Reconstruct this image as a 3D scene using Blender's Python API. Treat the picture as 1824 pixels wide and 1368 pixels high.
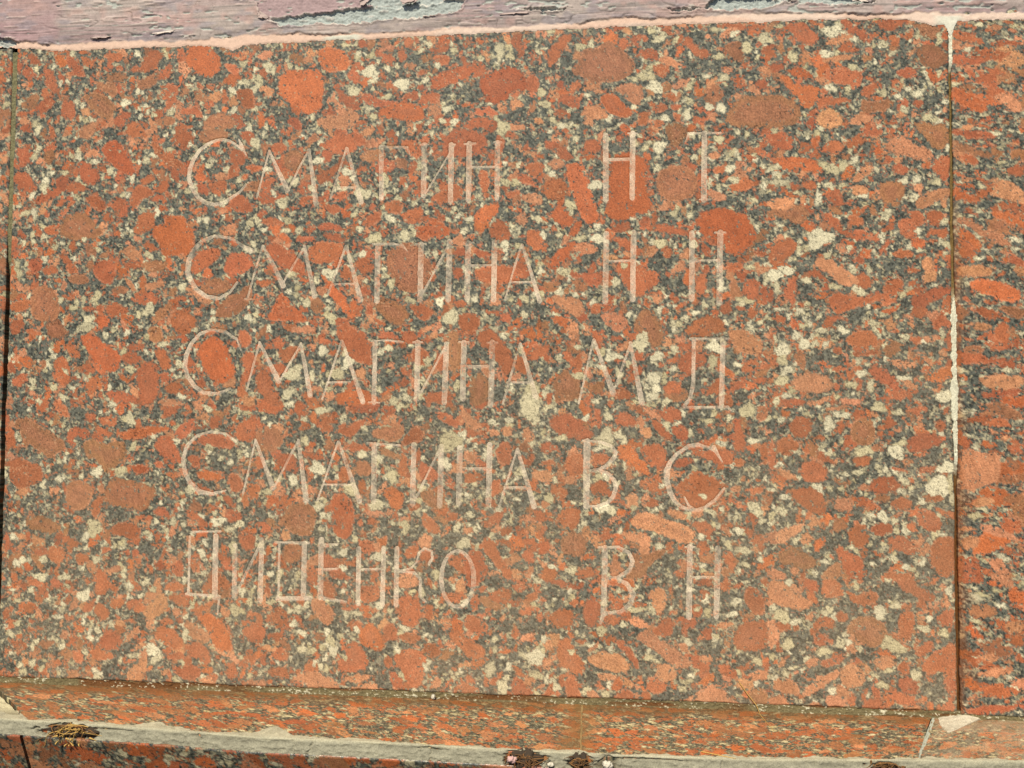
import bpy, math
import numpy as np
from mathutils import Matrix, Vector
for o in list(bpy.data.objects): bpy.data.objects.remove(o)
sc = bpy.context.scene
MM = .001
# The memorial wall leans back a little.  Everything is laid out in the wall's own frame
# (x along the wall, y out of it towards the viewer = negative, z up its face, millimetres)
WALL = Matrix.Translation((0, 0, 1.0)) @ Matrix.Rotation(math.radians(-10), 4, 'X')
# ---------------------------------------------------------------- camera
cam = bpy.data.objects.new('camera', bpy.data.cameras.new('camera')); sc.collection.objects.link(cam); sc.camera = cam
right = Vector((.99451054, .10438195, .00729295)); down = Vector((.00257293, .04528218, -.99897092)); fwd = Vector((-.10460478, .99350588, .04476503))
cr = Matrix((right, -down, -fwd)).transposed().to_4x4()
cam.matrix_world = WALL @ Matrix.Translation(Vector((398.07, -591.67, -247.19))*MM) @ cr
cam.data.lens = 36*1700/1824; cam.data.sensor_width = 36; cam.data.clip_start = .01; cam.data.clip_end = 1000
# ---------------------------------------------------------------- sky, sun, exposure
SUN_EL, SUN_AZ = 52, -16          # elevation; azimuth off the wall's normal (negative = from the left)
w = bpy.data.worlds.new('World'); sc.world = w; w.use_nodes = True
nt = w.node_tree; sky = nt.nodes.new('ShaderNodeTexSky'); sky.sky_type = 'NISHITA'; sky.sun_disc = False
el, az = math.radians(SUN_EL), math.radians(SUN_AZ)
sd = Vector((math.sin(az)*math.cos(el), -math.cos(az)*math.cos(el), math.sin(el)))     # towards the sun
sky.sun_elevation = el; sky.sun_rotation = math.atan2(sd.x, sd.y)
nt.links.new(sky.outputs[0], nt.nodes['Background'].inputs[0]); nt.nodes['Background'].inputs[1].default_value = .075
sun = bpy.data.objects.new('sun', bpy.data.lights.new('sun', 'SUN')); sc.collection.objects.link(sun)
sun.data.energy = 4.0; sun.data.angle = math.radians(.53); sun.data.color = (1, .925, .73)
sun.rotation_euler = sd.to_track_quat('Z', 'Y').to_euler()
sc.view_settings.view_transform = 'Standard'; sc.view_settings.look = 'None'; sc.view_settings.gamma = 1
sc.view_settings.use_curve_mapping = False; sc.view_settings.exposure = 0.45
# ---------------------------------------------------------------- granite: outlines of the larger crystals, half-millimetres on the slab face
REDS='''
o 54,2 68,3 72,14 64,22 56,14
r 70,3 80,5 86,15 96,26 98,34 87,34 78,26 70,14
r 92,4 108,10 110,21 98,21 92,13
r 127,1 143,1 151,9 141,15 129,10
r 189,-1 203,4 205,11 194,24 182,31 169,27 176,16
r 159,27 168,19 175,27 167,31
o 243,-4 264,-7 276,4 286,19 283,31 271,40 256,35 240,25 236,8
r 288,21 305,24 311,30 308,39 294,31
r 39,19 53,23 57,37 61,54 52,55 43,46 39,30
r 59,27 69,31 71,43 63,41
b 128,29 157,32 157,40 136,41 124,37
b 108,42 124,41 140,43 144,56 138,64 128,56 115,48
b 169,42 184,37 198,28 200,41 191,50 171,53
r 210,45 225,47 228,61 220,77 211,83 210,64
b 95,57 109,53 125,59 137,69 145,77 137,90 128,94 114,84 101,70
r 68,67 78,64 84,73 86,87 78,92 66,86 64,77
b 8,66 30,53 36,59 32,68 24,77 12,73
r 32,68 50,57 58,63 54,73 38,82 30,80
p 7,88 17,85 21,93 15,96 7,94
r 137,94 147,85 162,81 164,87 153,100 149,105
r 155,102 170,93 179,106 188,116 175,119 157,113
b 196,93 223,90 225,100 200,105
b 263,99 272,90 291,85 307,98 307,108 288,107 265,106
b 258,112 273,107 296,111 296,120 269,127 256,125
r 228,81 251,78 255,75 263,90 255,95 249,86 234,89
r 261,73 274,69 278,79 267,82
r 304,57 329,56 333,80 326,86 310,72
p 101,136 117,131 123,139 115,142 101,142
d 123,137 128,122 146,120 156,132 166,147 170,162 163,169 149,162 139,154
r 90,158 96,147 108,148 112,159 122,163 122,174 110,181 100,174 92,164
p 83,111 98,100 114,93 114,108 107,119 93,115
r 2,128 20,127 25,142 15,155 5,149
b 40,140 48,131 60,133 56,146 49,152
r 1,160 21,161 27,172 38,184 22,189 2,179
r 30,197 48,186 67,181 69,190 42,203 32,204
r 73,183 85,173 103,181 105,187 85,190
r 167,188 177,179 192,185 198,192 179,201 174,214 166,214 164,201
r 202,179 215,172 219,182 210,194 200,191
r 101,198 111,191 130,199 133,212 123,215 113,210
r 142,197 152,195 160,201 150,216 141,214
r 193,123 206,129 212,144 236,150 238,160 220,158 209,150 195,136
r 219,117 235,109 250,112 252,125 241,138 229,130 218,124
r 302,135 315,137 325,143 321,154 308,161 300,150
r 270,164 276,183 289,174 297,174 296,192 288,200 277,192 267,177
r 255,181 267,179 275,192 269,197 258,192
r 301,196 315,195 328,206 332,219 315,220 300,213
r 311,115 324,112 334,118 334,132 325,132
o 362,57 367,39 380,32 397,34 416,33 423,43 424,65 422,87 413,94 398,90 381,78 364,67
o 415,9 426,4 441,8 456,16 458,33 445,38 431,39 419,28
o 567,47 592,39 621,32 625,43 605,54 582,62 571,65 563,58
d 629,51 646,44 661,37 679,43 689,58 686,69 668,70 661,83 636,87 632,71 627,60
r 440,56 446,54 452,71 468,81 476,90 457,86 444,76
r 457,36 468,38 473,50 468,55 455,49
o 496,92 511,82 534,79 555,87 558,103 538,106 516,102 498,98
p 413,103 428,94 443,96 457,88 472,94 469,106 458,115 439,111 421,109
r 421,133 436,122 458,119 469,128 467,146 443,146 429,140
r 465,113 474,121 482,132 471,136 462,123
r 524,131 537,128 550,132 555,147 550,156 537,148
r 579,145 586,120 604,115 626,119 638,132 638,150 611,153 590,153 574,154
r 607,108 625,101 642,104 645,115 629,116 609,117
r 649,127 658,127 660,147 649,149
o 336,86 345,88 346,107 336,108
b 373,144 386,137 399,143 399,161 386,167 373,161
r 354,136 361,129 372,130 378,139 365,144 359,142
b 471,147 491,140 502,142 499,154 479,156
r 495,154 510,153 521,160 517,169 503,173 492,169
b 517,151 535,155 537,168 523,166
r 444,157 453,150 458,155 444,166 433,180 422,186 414,173 425,169
r 341,182 358,172 362,181 344,193
r 338,199 347,184 362,192 377,198 374,205 359,208 342,208
r 391,203 407,198 418,202 411,209 393,209
r 418,200 429,199 426,208 420,207
r 426,211 444,210 452,217 437,226
o 626,222 642,213 653,212 651,226 644,233 630,240 621,236
r 563,206 579,196 588,185 606,187 608,204 598,209 580,212
r 529,227 543,217 556,215 556,231 540,238
r 491,218 502,222 500,234 485,238 480,234
r 507,209 521,206 531,211 529,224 509,223
r 495,107 504,116 502,124 493,118
r 509,118 517,113 522,133 515,135 508,126
r 549,72 564,69 578,71 575,82 558,83
r 533,68 545,65 549,76 536,79 525,75
r 476,68 487,68 501,78 527,79 513,86 487,85 476,75
p 495,12 510,3 519,9 504,14
r 524,-4 541,-3 541,8 530,9
r 521,16 530,11 534,20 528,28 521,24
r 561,14 574,4 588,9 587,15 568,20
r 565,21 588,20 590,31 574,35
r 376,98 391,97 398,110 387,113 378,106
p 332,14 349,5 355,11 351,20 336,17
p 395,19 408,16 410,24 401,27
r 545,183 554,181 565,187 561,199 552,199
r 626,170 637,170 642,179 641,197 630,199
r 344,228 359,227 374,232 374,236 344,235
r 639,197 630,204 644,206
b 743,49 754,35 757,19 768,18 775,20 784,13 791,9 803,17 813,28 820,35 824,46 813,57 799,62 775,63 761,57
r 713,35 717,16 729,4 736,-2 745,2 736,15 729,27 722,38 717,41
r 668,-4 681,-4 681,7 685,27 677,27 674,14 668,14
p 798,70 810,65 827,66 834,82 827,93 815,87 807,78
o 780,82 789,76 800,78 808,89 820,98 817,107 803,108 789,99 782,90
p 754,101 765,93 773,89 786,97 791,106 779,111 761,105
o 805,117 812,115 819,124 817,133 810,129 803,122
o 737,167 747,163 758,167 765,180 768,199 774,214 779,231 772,242 760,238 753,222 746,203 740,185
o 793,156 814,151 831,157 836,165 836,190 840,208 843,218 845,227 824,232 796,239 789,225 791,193
b 850,180 862,171 879,168 896,177 901,190 896,209 879,214 865,215 852,203
b 932,111 941,101 949,87 971,84 998,85 1015,91 1024,103 1025,116 1008,124 981,125 951,124 937,119
b 862,118 872,113 886,121 888,131 881,140 869,147 862,131
b 910,77 922,69 931,74 932,87 924,92 914,88
b 941,17 951,15 956,26 958,40 948,43 939,32 933,20
r 883,9 890,8 898,17 903,24 914,26 912,35 902,36 893,27 884,18
r 827,25 841,20 850,26 855,35 841,36 829,32
p 850,35 859,31 874,37 883,46 869,46
r 845,43 857,40 867,48 859,60 846,51
b 857,65 867,64 869,78 859,81 855,72
r 827,105 838,100 841,113 834,119 827,116
r 841,98 859,90 864,99 852,104
r 719,140 731,138 744,153 747,160 735,161 724,151
r 758,137 772,132 780,138 782,148 772,153 761,148
r 687,164 700,161 714,168 705,179 696,184 689,178
r 707,193 717,182 735,183 742,202 730,211 714,209 709,200
p 684,203 695,200 709,207 705,216 688,212
r 966,147 981,153 991,162 998,169 988,167 974,158
r 937,197 954,185 968,191 966,201 947,205 937,203
p 912,157 924,153 929,160 917,164
r 917,174 930,169 937,176 924,183
r 726,84 736,74 749,80 756,89 751,96 733,88
r 724,95 735,94 745,105 736,108 726,101
r 687,51 701,49 704,64 697,75 687,69
p 913,199 934,208 934,215 913,213
r 927,-9 948,-6 982,-5 985,2 965,3 941,-1
r 970,67 985,64 985,76 973,77
r 846,113 857,111 859,118 848,122
r 867,96 876,92 881,96 872,101
p 912,106 922,104 925,111 917,116
r 893,112 903,109 905,114 896,118
r 827,2 839,6 836,13 826,9
r 955,43 965,40 961,49 951,52
r 724,61 733,59 736,69 727,68
r 1008,-6 1032,-5 1038,2 1047,13 1043,24 1030,21 1018,16 1013,3
r 1073,-8 1083,-6 1090,4 1107,10 1113,19 1103,24 1093,15 1078,6
r 1117,-5 1140,-6 1155,-5 1150,3 1136,8 1126,9 1118,4
b 1155,0 1173,2 1189,8 1189,17 1181,22 1169,16 1161,7
b 1161,40 1166,30 1179,27 1195,34 1198,46 1188,58 1169,56 1166,45
p 1050,41 1066,38 1086,37 1088,41 1070,46 1051,47
r 1053,55 1066,52 1083,55 1098,59 1099,69 1089,81 1079,75 1060,70 1053,62
o 999,61 1009,61 1019,74 1033,74 1046,76 1049,87 1041,95 1034,104 1026,98 1019,86 1006,73
o 1008,54 1020,49 1033,55 1040,64 1026,65 1013,59
b 1096,93 1112,96 1132,94 1135,103 1119,110 1096,109
p 1043,113 1053,104 1063,103 1076,115 1072,126 1056,129 1044,123
p 1081,119 1091,112 1106,113 1111,116 1102,123 1087,124
r 1094,130 1102,126 1119,129 1122,136 1112,140 1099,137
r 1079,145 1089,136 1102,137 1102,147 1085,154 1079,152
p 1123,156 1127,144 1142,138 1155,148 1171,154 1180,161 1176,169 1164,171 1148,162 1135,162
b 1155,123 1174,125 1199,127 1198,155 1179,156 1171,140 1161,130
r 1180,173 1187,166 1200,163 1200,187 1190,189 1179,182
r 1054,143 1069,143 1077,152 1069,158 1059,160 1056,153
o 985,162 1002,162 1019,164 1031,163 1045,172 1052,181 1044,184 1032,180 1019,175 1007,180 995,169
r 1022,152 1036,146 1041,151 1032,158 1021,157
p 1085,193 1093,183 1105,178 1108,183 1095,192 1088,195
r 1052,210 1067,202 1073,210 1077,224 1067,226 1057,217
b 1118,197 1134,193 1147,198 1144,217 1137,227 1121,220 1116,208
p 1160,219 1173,209 1190,204 1199,206 1199,214 1180,221 1167,229 1160,227
p 1082,200 1095,199 1105,204 1101,213 1085,209
r 1137,58 1156,55 1164,66 1149,71 1139,65
r 1096,81 1106,75 1119,70 1117,80 1109,90 1099,90
r 1053,94 1073,89 1083,95 1059,101
r 1128,16 1140,15 1143,25 1133,29
r 1067,31 1080,20 1093,29 1096,34 1083,36
r 986,45 1003,45 1008,52 993,57
r 1155,99 1165,94 1170,104 1158,105
r 1128,177 1144,172 1154,183 1141,189
p 985,214 1015,211 1017,227 985,226
r 1025,194 1040,192 1045,201 1032,204
r 1125,163 1135,167 1128,174 1122,170
r 985,127 1012,133 1017,149 1009,154 985,151
o 197,235 213,233 214,222 228,221 239,223 245,234 253,247 255,258 248,273 227,274 212,276 206,259 198,246
b 67,239 72,222 88,217 106,217 118,232 130,240 118,251 99,256 83,250 71,246
r 45,235 59,231 67,239 63,246 49,244
r 176,227 179,218 199,218 201,233 190,242 174,248 169,242
p 156,264 167,261 179,265 183,276 171,281 158,274
r 250,282 263,267 284,264 292,271 281,284 266,295 252,302
r 294,293 301,273 318,272 331,277 333,290 322,299 305,303 296,297
b 262,317 275,304 292,304 304,310 302,321 289,326 270,324
r 116,293 117,284 133,279 146,281 149,294 143,312 132,310 120,303
b 183,285 198,280 220,282 216,294 197,296 185,292
r 78,286 86,282 100,295 88,297 80,293
r 68,271 76,269 88,284 82,289 72,278
b 81,301 96,297 112,301 112,308 97,312 85,308
b 140,318 155,314 167,316 161,324 147,323
p 188,313 201,309 216,307 215,315 194,320 188,318
r 158,283 177,281 185,287 174,292 158,288
r 45,291 57,285 69,289 61,299 47,297
b 31,347 30,323 40,313 58,313 68,328 72,345 67,358 47,360 33,356
r 1,337 15,332 30,330 35,339 15,347 3,345
r 2,360 17,356 24,365 14,377 4,375
b 51,373 55,360 69,356 75,366 87,375 79,380 64,384
r 24,371 34,369 50,377 44,379 28,375
o 101,381 110,375 126,381 138,392 153,397 158,412 154,425 143,428 127,421 119,408 107,393
r 134,338 148,335 163,342 167,349 148,355 137,351
r 103,342 113,340 123,345 117,347 105,345
r 121,340 132,336 135,353 125,353
r 225,353 236,344 252,350 261,365 254,375 239,379 227,370
b 193,370 206,366 214,374 213,384 203,390 195,381
b 282,355 293,335 312,325 330,312 334,325 327,341 312,354 297,357
b 195,359 210,344 225,333 225,346 210,359 202,366
o 262,397 275,381 290,381 302,397 310,414 314,432 299,441 284,439 272,425 264,410
r 261,434 273,439 277,445 271,448 261,443
r 203,397 217,394 223,406 227,425 215,423 207,408
r 179,425 190,414 204,412 208,432 212,454 201,469 186,469 182,447
r 75,390 87,392 99,397 103,408 92,408 82,399
r 66,412 80,406 88,417 89,440 77,445 65,438 65,421
r 110,434 123,432 128,447 120,454 110,454
r 156,406 173,399 188,408 181,417 165,417
r 165,392 188,390 192,394 175,399 167,397
r 139,454 151,450 170,456 182,460 174,469 147,465
o 15,408 29,405 37,414 31,421 19,418
p 43,414 53,412 55,419 45,425
r 0,412 11,414 14,429 2,427
r 10,432 30,427 30,440 18,447 7,444
r 316,374 326,372 335,385 328,396 319,392
r 321,403 336,396 340,417 325,425
p 322,457 341,457 341,470 322,470
p 211,463 233,461 247,470 211,470
r 218,443 235,439 248,450 239,457 220,454
r 167,331 182,324 201,322 209,333 198,340 179,337
r 228,328 243,326 247,333 232,337
p 245,315 259,322 282,332 274,341 259,333
r 407,266 419,258 438,260 453,262 453,277 442,284 424,287 409,287
b 513,274 529,262 551,262 559,278 570,296 563,314 552,325 538,326 523,319 514,303 510,288
o 544,242 558,239 565,233 580,234 589,243 593,254 580,257 566,255 551,248
r 546,246 558,249 569,257 558,260 548,255
r 476,237 485,227 500,223 500,234 489,241 482,241
o 346,228 357,227 367,236 375,249 386,256 379,262 363,250 352,239
r 347,265 360,258 379,269 397,280 405,295 405,302 391,305 375,296 360,281
r 468,281 482,277 492,286 494,299 483,303 472,295
r 451,291 460,288 468,310 455,309 450,302
o 431,309 439,311 450,324 461,337 467,356 458,353 443,336 433,322
o 365,338 372,323 380,331 387,342 402,352 408,362 395,363 377,360 358,361 356,354
b 494,340 503,331 516,333 531,342 541,351 534,364 527,369 513,362 502,353
r 545,339 559,339 572,350 563,362 549,357 543,348
r 443,369 458,364 469,371 484,378 491,389 491,403 495,417 481,416 466,410 458,396 447,381
p 386,370 395,367 414,367 419,374 407,376 388,376
b 410,334 424,331 428,342 421,353 412,345
r 601,355 613,352 631,354 630,368 624,378 614,378 603,368
b 589,376 599,373 608,389 608,403 605,424 598,433 591,417 589,400
r 624,382 637,371 649,373 660,389 671,403 674,421 664,431 653,417 646,400 632,393
b 621,430 635,428 643,438 643,456 632,468 620,468 618,449
r 529,382 538,373 549,375 551,387 542,392 531,389
r 498,382 509,374 520,376 527,385 509,385
r 542,401 553,392 564,400 569,414 560,419 548,417
r 571,414 582,403 591,400 589,421 578,426
r 557,456 575,451 597,454 600,463 579,465 564,463
r 341,425 355,421 363,443 377,464 377,469 360,470 349,453 341,452
o 445,457 459,449 474,446 496,455 503,462 492,469 449,469
r 621,268 638,274 645,279 631,283 620,275
r 529,227 540,224 554,226 556,235 544,238 533,235
o 620,247 627,229 637,227 644,240 634,249
r 641,251 648,233 659,233 668,251 666,262 652,263 643,258
r 622,297 638,293 666,292 684,297 684,310 663,315 642,315 625,309
r 593,296 606,293 609,304 599,309
r 598,268 613,270 613,279 595,279
p 539,430 550,431 553,446 546,451
p 408,439 419,444 432,448 426,451 412,451
r 368,399 385,394 396,392 398,403 381,416 372,410
r 360,388 370,379 379,385 377,398 366,397
r 420,385 433,383 451,389 444,392 425,390
r 419,237 434,233 452,241 449,248 434,244 419,244
r 390,254 412,251 419,255 405,260 393,258
r 425,248 445,248 456,255 453,261 434,257
r 494,356 505,360 509,367 498,367
p 478,364 489,364 489,371 480,371
p 513,415 522,414 522,423 513,421
r 474,317 487,319 490,328 479,328
r 483,337 492,342 493,355 485,353
r 470,344 480,340 478,355 471,355
p 567,378 576,376 576,384 565,384
r 597,336 610,336 613,343 599,345
r 652,354 670,352 670,363 660,363
p 470,424 484,421 486,433 474,435
o 896,240 906,228 924,223 944,227 961,233 964,245 972,257 966,269 950,283 937,281 927,269 913,261 903,254
o 719,227 730,216 741,227 749,234 744,243 734,243 723,236
r 847,241 862,243 876,247 891,252 889,258 869,254 847,252
r 688,250 698,246 709,255 716,266 713,276 699,274 690,264
o 742,254 749,238 756,236 758,243 751,254 746,257
p 746,272 758,263 772,268 779,274 769,279 753,277
o 716,289 727,273 741,268 743,279 734,289 725,300 718,296
r 800,291 810,281 824,288 831,297 855,304 852,316 841,323 835,334 821,330 810,316 800,299
r 796,260 807,258 821,267 835,278 828,283 814,276 800,265
r 855,269 867,270 869,282 862,285 857,280
p 877,282 888,272 893,279 891,287 879,287
b 744,314 755,310 765,316 764,326 753,326
r 758,303 772,302 781,307 783,319 769,321 757,309
b 709,315 720,312 730,319 724,326 713,324
p 720,331 734,330 748,333 759,340 762,351 752,358 738,351 727,342
b 824,362 833,348 845,349 853,362 857,372 860,383 852,396 842,395 835,382 823,372
p 781,354 797,353 811,355 816,365 807,377 797,374 786,365
r 884,372 896,364 908,358 916,355 932,362 930,376 916,381 899,383 889,383
p 935,372 947,371 964,378 977,385 977,400 967,405 950,400 940,388
o 718,358 731,356 741,361 745,368 734,370 724,365
o 680,375 692,370 706,372 713,380 706,387 692,384
r 689,403 701,396 717,391 720,403 706,407 692,414
r 734,403 741,400 750,410 752,417 741,415
r 769,375 776,374 786,381 783,391 774,388
p 740,377 752,375 757,382 750,386
b 721,436 731,428 741,422 752,431 757,445 756,454 724,454
r 876,412 884,403 896,398 910,405 910,412 896,427 889,431 876,421
r 862,412 876,407 881,402 876,414 865,417
r 898,305 910,303 911,324 906,331 896,324
b 939,312 950,312 954,335 944,336 937,328
r 955,314 974,311 975,335 964,338 955,331
r 927,346 937,338 942,348 935,357 928,353
r 932,296 947,290 957,297 950,303 937,303
r 753,213 769,214 776,223 783,233 788,242 776,240 765,233 758,224
o 784,228 793,214 843,215 843,222 824,227 803,232 793,232
r 829,236 840,232 841,239 833,241
r 793,246 807,239 817,239 819,250 803,253 796,251
r 771,344 779,340 785,349 776,354 769,351
r 793,381 807,381 809,386 797,388
b 775,440 785,436 787,447 776,452 771,447
r 859,441 876,436 882,453 859,453
r 953,419 963,410 972,409 972,420 960,427 953,426
r 940,443 957,429 957,441 947,448
p 757,405 764,400 766,415 759,415
r 865,330 872,327 879,338 869,339
r 960,350 974,348 967,362 960,359
r 975,321 984,318 984,343 977,342
r 966,279 981,278 984,283 974,285
r 670,292 677,285 688,290 697,301 685,310 671,311
p 802,395 811,393 811,400 804,400
r 733,391 743,387 745,394 734,394
r 985,276 998,264 1012,263 1022,271 1015,280 1005,290 993,295 985,293
p 1040,291 1048,286 1061,289 1074,301 1087,308 1094,317 1081,322 1068,318 1055,304 1043,298
r 1048,232 1058,231 1070,239 1071,246 1062,250 1052,241
b 985,226 1008,218 1032,225 1035,236 1022,247 1005,237 985,236
r 1078,236 1091,235 1098,242 1095,248 1085,247
r 1139,241 1154,239 1160,251 1157,265 1145,265 1140,254
r 1147,232 1163,231 1170,244 1160,253 1154,241
r 1170,233 1186,229 1192,240 1183,250 1170,243
r 1121,252 1134,244 1132,254 1119,256
r 1086,253 1101,254 1111,259 1098,267 1088,267
r 1170,255 1189,252 1199,255 1195,265 1176,260
o 1152,266 1160,263 1169,267 1169,275 1156,277
r 1114,285 1121,269 1127,263 1130,266 1122,278
r 1130,283 1143,276 1156,282 1153,287 1137,288
p 1164,295 1174,285 1180,296 1179,306 1169,304
r 1001,330 1008,316 1020,309 1018,328 1016,347 1008,338
r 1054,337 1064,329 1084,334 1107,336 1136,324 1146,327 1130,334 1100,344 1077,352 1064,356
r 1152,336 1166,329 1182,324 1198,323 1198,333 1178,341 1162,350 1154,346
r 1117,331 1123,317 1137,310 1146,319 1140,327
r 1074,386 1087,376 1103,375 1111,383 1116,395 1103,395 1080,395
r 1083,402 1100,400 1116,398 1106,407 1087,407
b 1014,409 1021,398 1027,400 1029,419 1024,424
p 1009,441 1021,427 1040,426 1060,434 1062,444 1044,451 1020,449
r 1057,422 1070,419 1077,422 1067,427
r 1100,422 1109,417 1122,425 1135,435 1145,446 1135,451 1122,442 1106,431
o 1168,434 1181,422 1197,417 1200,429 1187,437 1171,437
r 1184,367 1194,363 1201,368 1194,375 1186,372
r 1149,383 1162,383 1165,392 1155,392
r 1155,407 1165,410 1165,417 1155,412
r 1084,288 1098,284 1099,295 1088,296
p 1080,412 1087,410 1087,419 1080,419
p 1144,355 1155,358 1154,363 1144,360
p 1165,383 1184,380 1181,388 1168,390
r 985,321 990,325 991,338 984,342
r 1060,397 1070,395 1072,402 1064,403
r 1028,304 1041,299 1051,308 1058,316 1048,313
p 1184,402 1192,400 1194,407 1186,407
r 1115,342 1126,334 1136,339 1123,348
b 12,495 20,486 31,486 48,497 67,508 81,515 85,526 76,533 64,541 53,534 37,523 22,510
r 0,499 8,499 13,510 17,519 9,529 1,531
r 8,547 21,538 37,545 53,550 56,567 42,576 23,580 7,569
b 111,526 110,517 122,513 138,522 153,518 168,518 169,542 154,547 146,560 138,555 126,538 115,539
b 145,575 150,564 166,565 185,570 204,574 212,583 203,594 197,606 178,605 159,602 143,598 136,591
b 87,585 89,572 104,568 116,571 126,582 120,600 105,608 94,606 86,594
r 121,608 124,597 132,589 139,589 136,604 132,615 125,615
b 30,620 43,616 59,616 79,625 83,632 71,639 56,636 36,631
r 150,631 159,622 175,621 190,626 192,637 183,645 167,638 152,638
r 206,518 217,508 229,512 239,528 245,543 234,545 220,537 210,530
o 156,507 179,500 198,498 225,496 227,501 202,509 176,514 160,513
r 233,505 244,492 259,486 263,492 255,505 244,514 237,512
r 87,504 98,497 114,502 122,509 110,515 99,509 95,524 87,517
r 129,485 152,483 156,493 148,498 133,495
r 111,482 121,478 127,487 117,493 111,487
r 66,467 76,464 86,476 90,486 80,486 70,477
r 123,496 141,502 152,507 145,513 129,507
d 175,551 186,545 200,550 198,559 185,561 177,556
p 236,555 245,550 253,557 249,562 238,561
o 264,555 279,553 298,558 302,563 287,567 266,562
r 305,560 316,554 328,567 324,581 315,583 307,572
r 263,515 274,506 289,506 304,511 319,520 305,526 286,521 271,521
r 312,504 323,488 341,484 342,511 331,518 316,513
r 205,610 212,601 224,602 229,611 216,613
r 264,569 276,573 283,580 270,580
r 320,635 331,629 344,634 344,652 333,656 326,649
r 301,608 310,601 325,606 327,613 318,619 307,619
r 248,606 261,605 280,619 279,627 266,623 254,614
r 298,585 310,585 319,599 310,599
r 129,687 138,682 148,690 152,705 143,710 129,711
r 226,701 241,694 250,702 249,708 224,708
r 233,674 244,667 252,677 248,690 235,688
d 208,673 220,669 225,680 216,682
r 64,656 76,652 87,659 88,674 76,677 64,667
r 45,660 62,654 64,667 49,667
r 3,639 11,642 14,657 4,664
r 103,666 111,662 124,667 115,677 105,677
r 89,648 102,642 107,653 95,659
r 178,661 185,654 191,662 185,670
r 135,656 147,654 153,658 141,662
p 144,683 161,677 169,681 161,686
r 275,702 289,683 304,687 312,697 312,706 275,707
r 300,667 310,671 319,679 312,683 304,678
r 67,696 81,696 87,706 74,712
r 218,667 223,651 227,656 223,665
r 252,533 271,537 268,550 256,548
r 207,543 220,543 222,552 209,550
r 278,492 285,483 296,484 295,497 282,501
r 315,473 326,464 341,461 341,479
r 167,465 186,461 197,465 186,470
d 441,590 449,579 459,581 469,588 473,605 471,625 466,637 455,637 446,629 444,609
b 381,614 385,598 399,591 414,594 423,601 422,617 418,633 404,635 389,630 382,623
b 491,503 507,495 520,490 534,493 534,508 522,515 507,511 496,506
r 534,513 543,499 552,493 559,502 560,513 547,516 535,520
r 453,499 464,494 478,487 489,487 478,499 467,508 457,508
p 604,477 613,475 622,484 634,493 632,502 624,498 613,488
r 572,477 586,476 600,484 611,496 597,495 583,488
r 448,462 463,460 503,460 503,474 485,480 471,474 460,467
r 341,461 375,461 379,475 368,480 353,477 342,477
r 393,464 404,464 408,480 397,482 392,475
r 412,480 419,476 423,487 416,493 412,487
r 427,492 434,482 443,485 442,498 431,503
b 342,500 357,495 372,500 380,514 369,529 354,525 342,515
r 369,538 380,530 393,532 398,543 391,553 380,550 371,545
r 400,528 417,528 435,533 424,539 406,534
b 433,516 440,510 446,519 442,526 433,524
r 457,519 471,515 489,520 493,527 475,528 464,526
b 500,520 515,524 529,531 537,536 522,536 504,529
r 533,527 540,534 540,555 533,559 528,552 529,541
r 555,537 565,544 580,553 576,562 562,565 555,551
b 472,542 482,538 493,543 494,556 483,559 474,552
r 452,549 461,544 468,561 461,567 452,562
o 508,577 519,569 534,578 537,587 530,601 521,598 514,589
r 476,565 485,561 488,577 485,584 479,581
b 557,576 569,571 584,579 591,593 580,600 566,595 559,585
r 559,611 562,600 573,611 586,624 577,630 566,625 561,618
p 554,636 563,628 573,630 572,646 559,648
r 477,641 491,637 500,644 497,656 484,654
b 380,646 397,644 408,649 406,663 393,670 382,667 380,657
r 613,659 623,646 634,650 641,662 643,675 634,688 620,690 613,676
r 634,641 641,630 651,637 655,649 665,664 676,678 669,685 655,670 644,655
r 593,664 602,654 611,659 608,669 595,669
r 536,653 547,644 558,646 552,658 540,660
r 558,653 572,649 574,658 565,665 558,660
p 594,683 602,681 602,688 595,690
r 650,529 657,515 671,512 672,540 658,543
r 612,554 626,551 637,556 630,564 612,565
r 645,564 658,559 658,575 647,583
p 643,496 657,500 655,507 643,503
p 661,494 671,494 671,505 661,505
p 493,628 502,614 505,615 498,630
p 487,602 512,601 509,608 491,609
r 541,594 555,590 559,597 545,601
r 345,618 359,618 367,629 352,634
r 374,589 384,582 388,587 374,600 363,604
p 343,565 353,563 357,572 349,575
p 410,575 423,571 421,583 414,585
r 412,677 421,670 427,684 425,700 414,695
r 428,656 444,659 455,673 459,683 441,680 428,670
p 528,681 549,677 558,691 546,698 528,695
r 481,697 503,693 506,701 481,702
r 655,634 672,635 672,644 658,640
r 640,610 654,599 662,602 655,616 644,620
r 630,592 647,596 640,589
r 503,471 521,467 525,478 511,483
r 618,463 639,461 639,472 622,472
r 568,463 593,461 600,470 586,468
r 658,620 672,616 672,626 660,630
o 802,517 811,514 821,514 825,524 835,536 843,548 842,553 828,548 814,538 806,528
p 818,613 825,601 835,596 852,602 869,609 886,612 897,622 897,634 882,634 865,628 849,621 832,618
r 721,497 717,483 735,476 752,483 763,494 776,502 766,509 749,509 731,504
r 879,558 889,553 896,546 909,551 926,557 933,564 929,577 916,588 899,595 886,587 876,577
r 737,539 745,527 759,525 763,545 756,559 746,556 739,549
r 770,528 787,526 794,533 783,542 773,544
r 768,566 780,559 792,562 794,576 780,580 770,573
r 830,517 842,514 854,514 865,527 859,543 852,548 842,543 835,531
r 867,495 876,489 886,493 891,503 882,512 872,505
r 842,486 852,484 862,496 871,510 865,512 852,500
r 797,483 807,474 818,478 828,488 818,493 804,492
r 821,469 831,469 840,478 845,481 831,479
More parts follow.
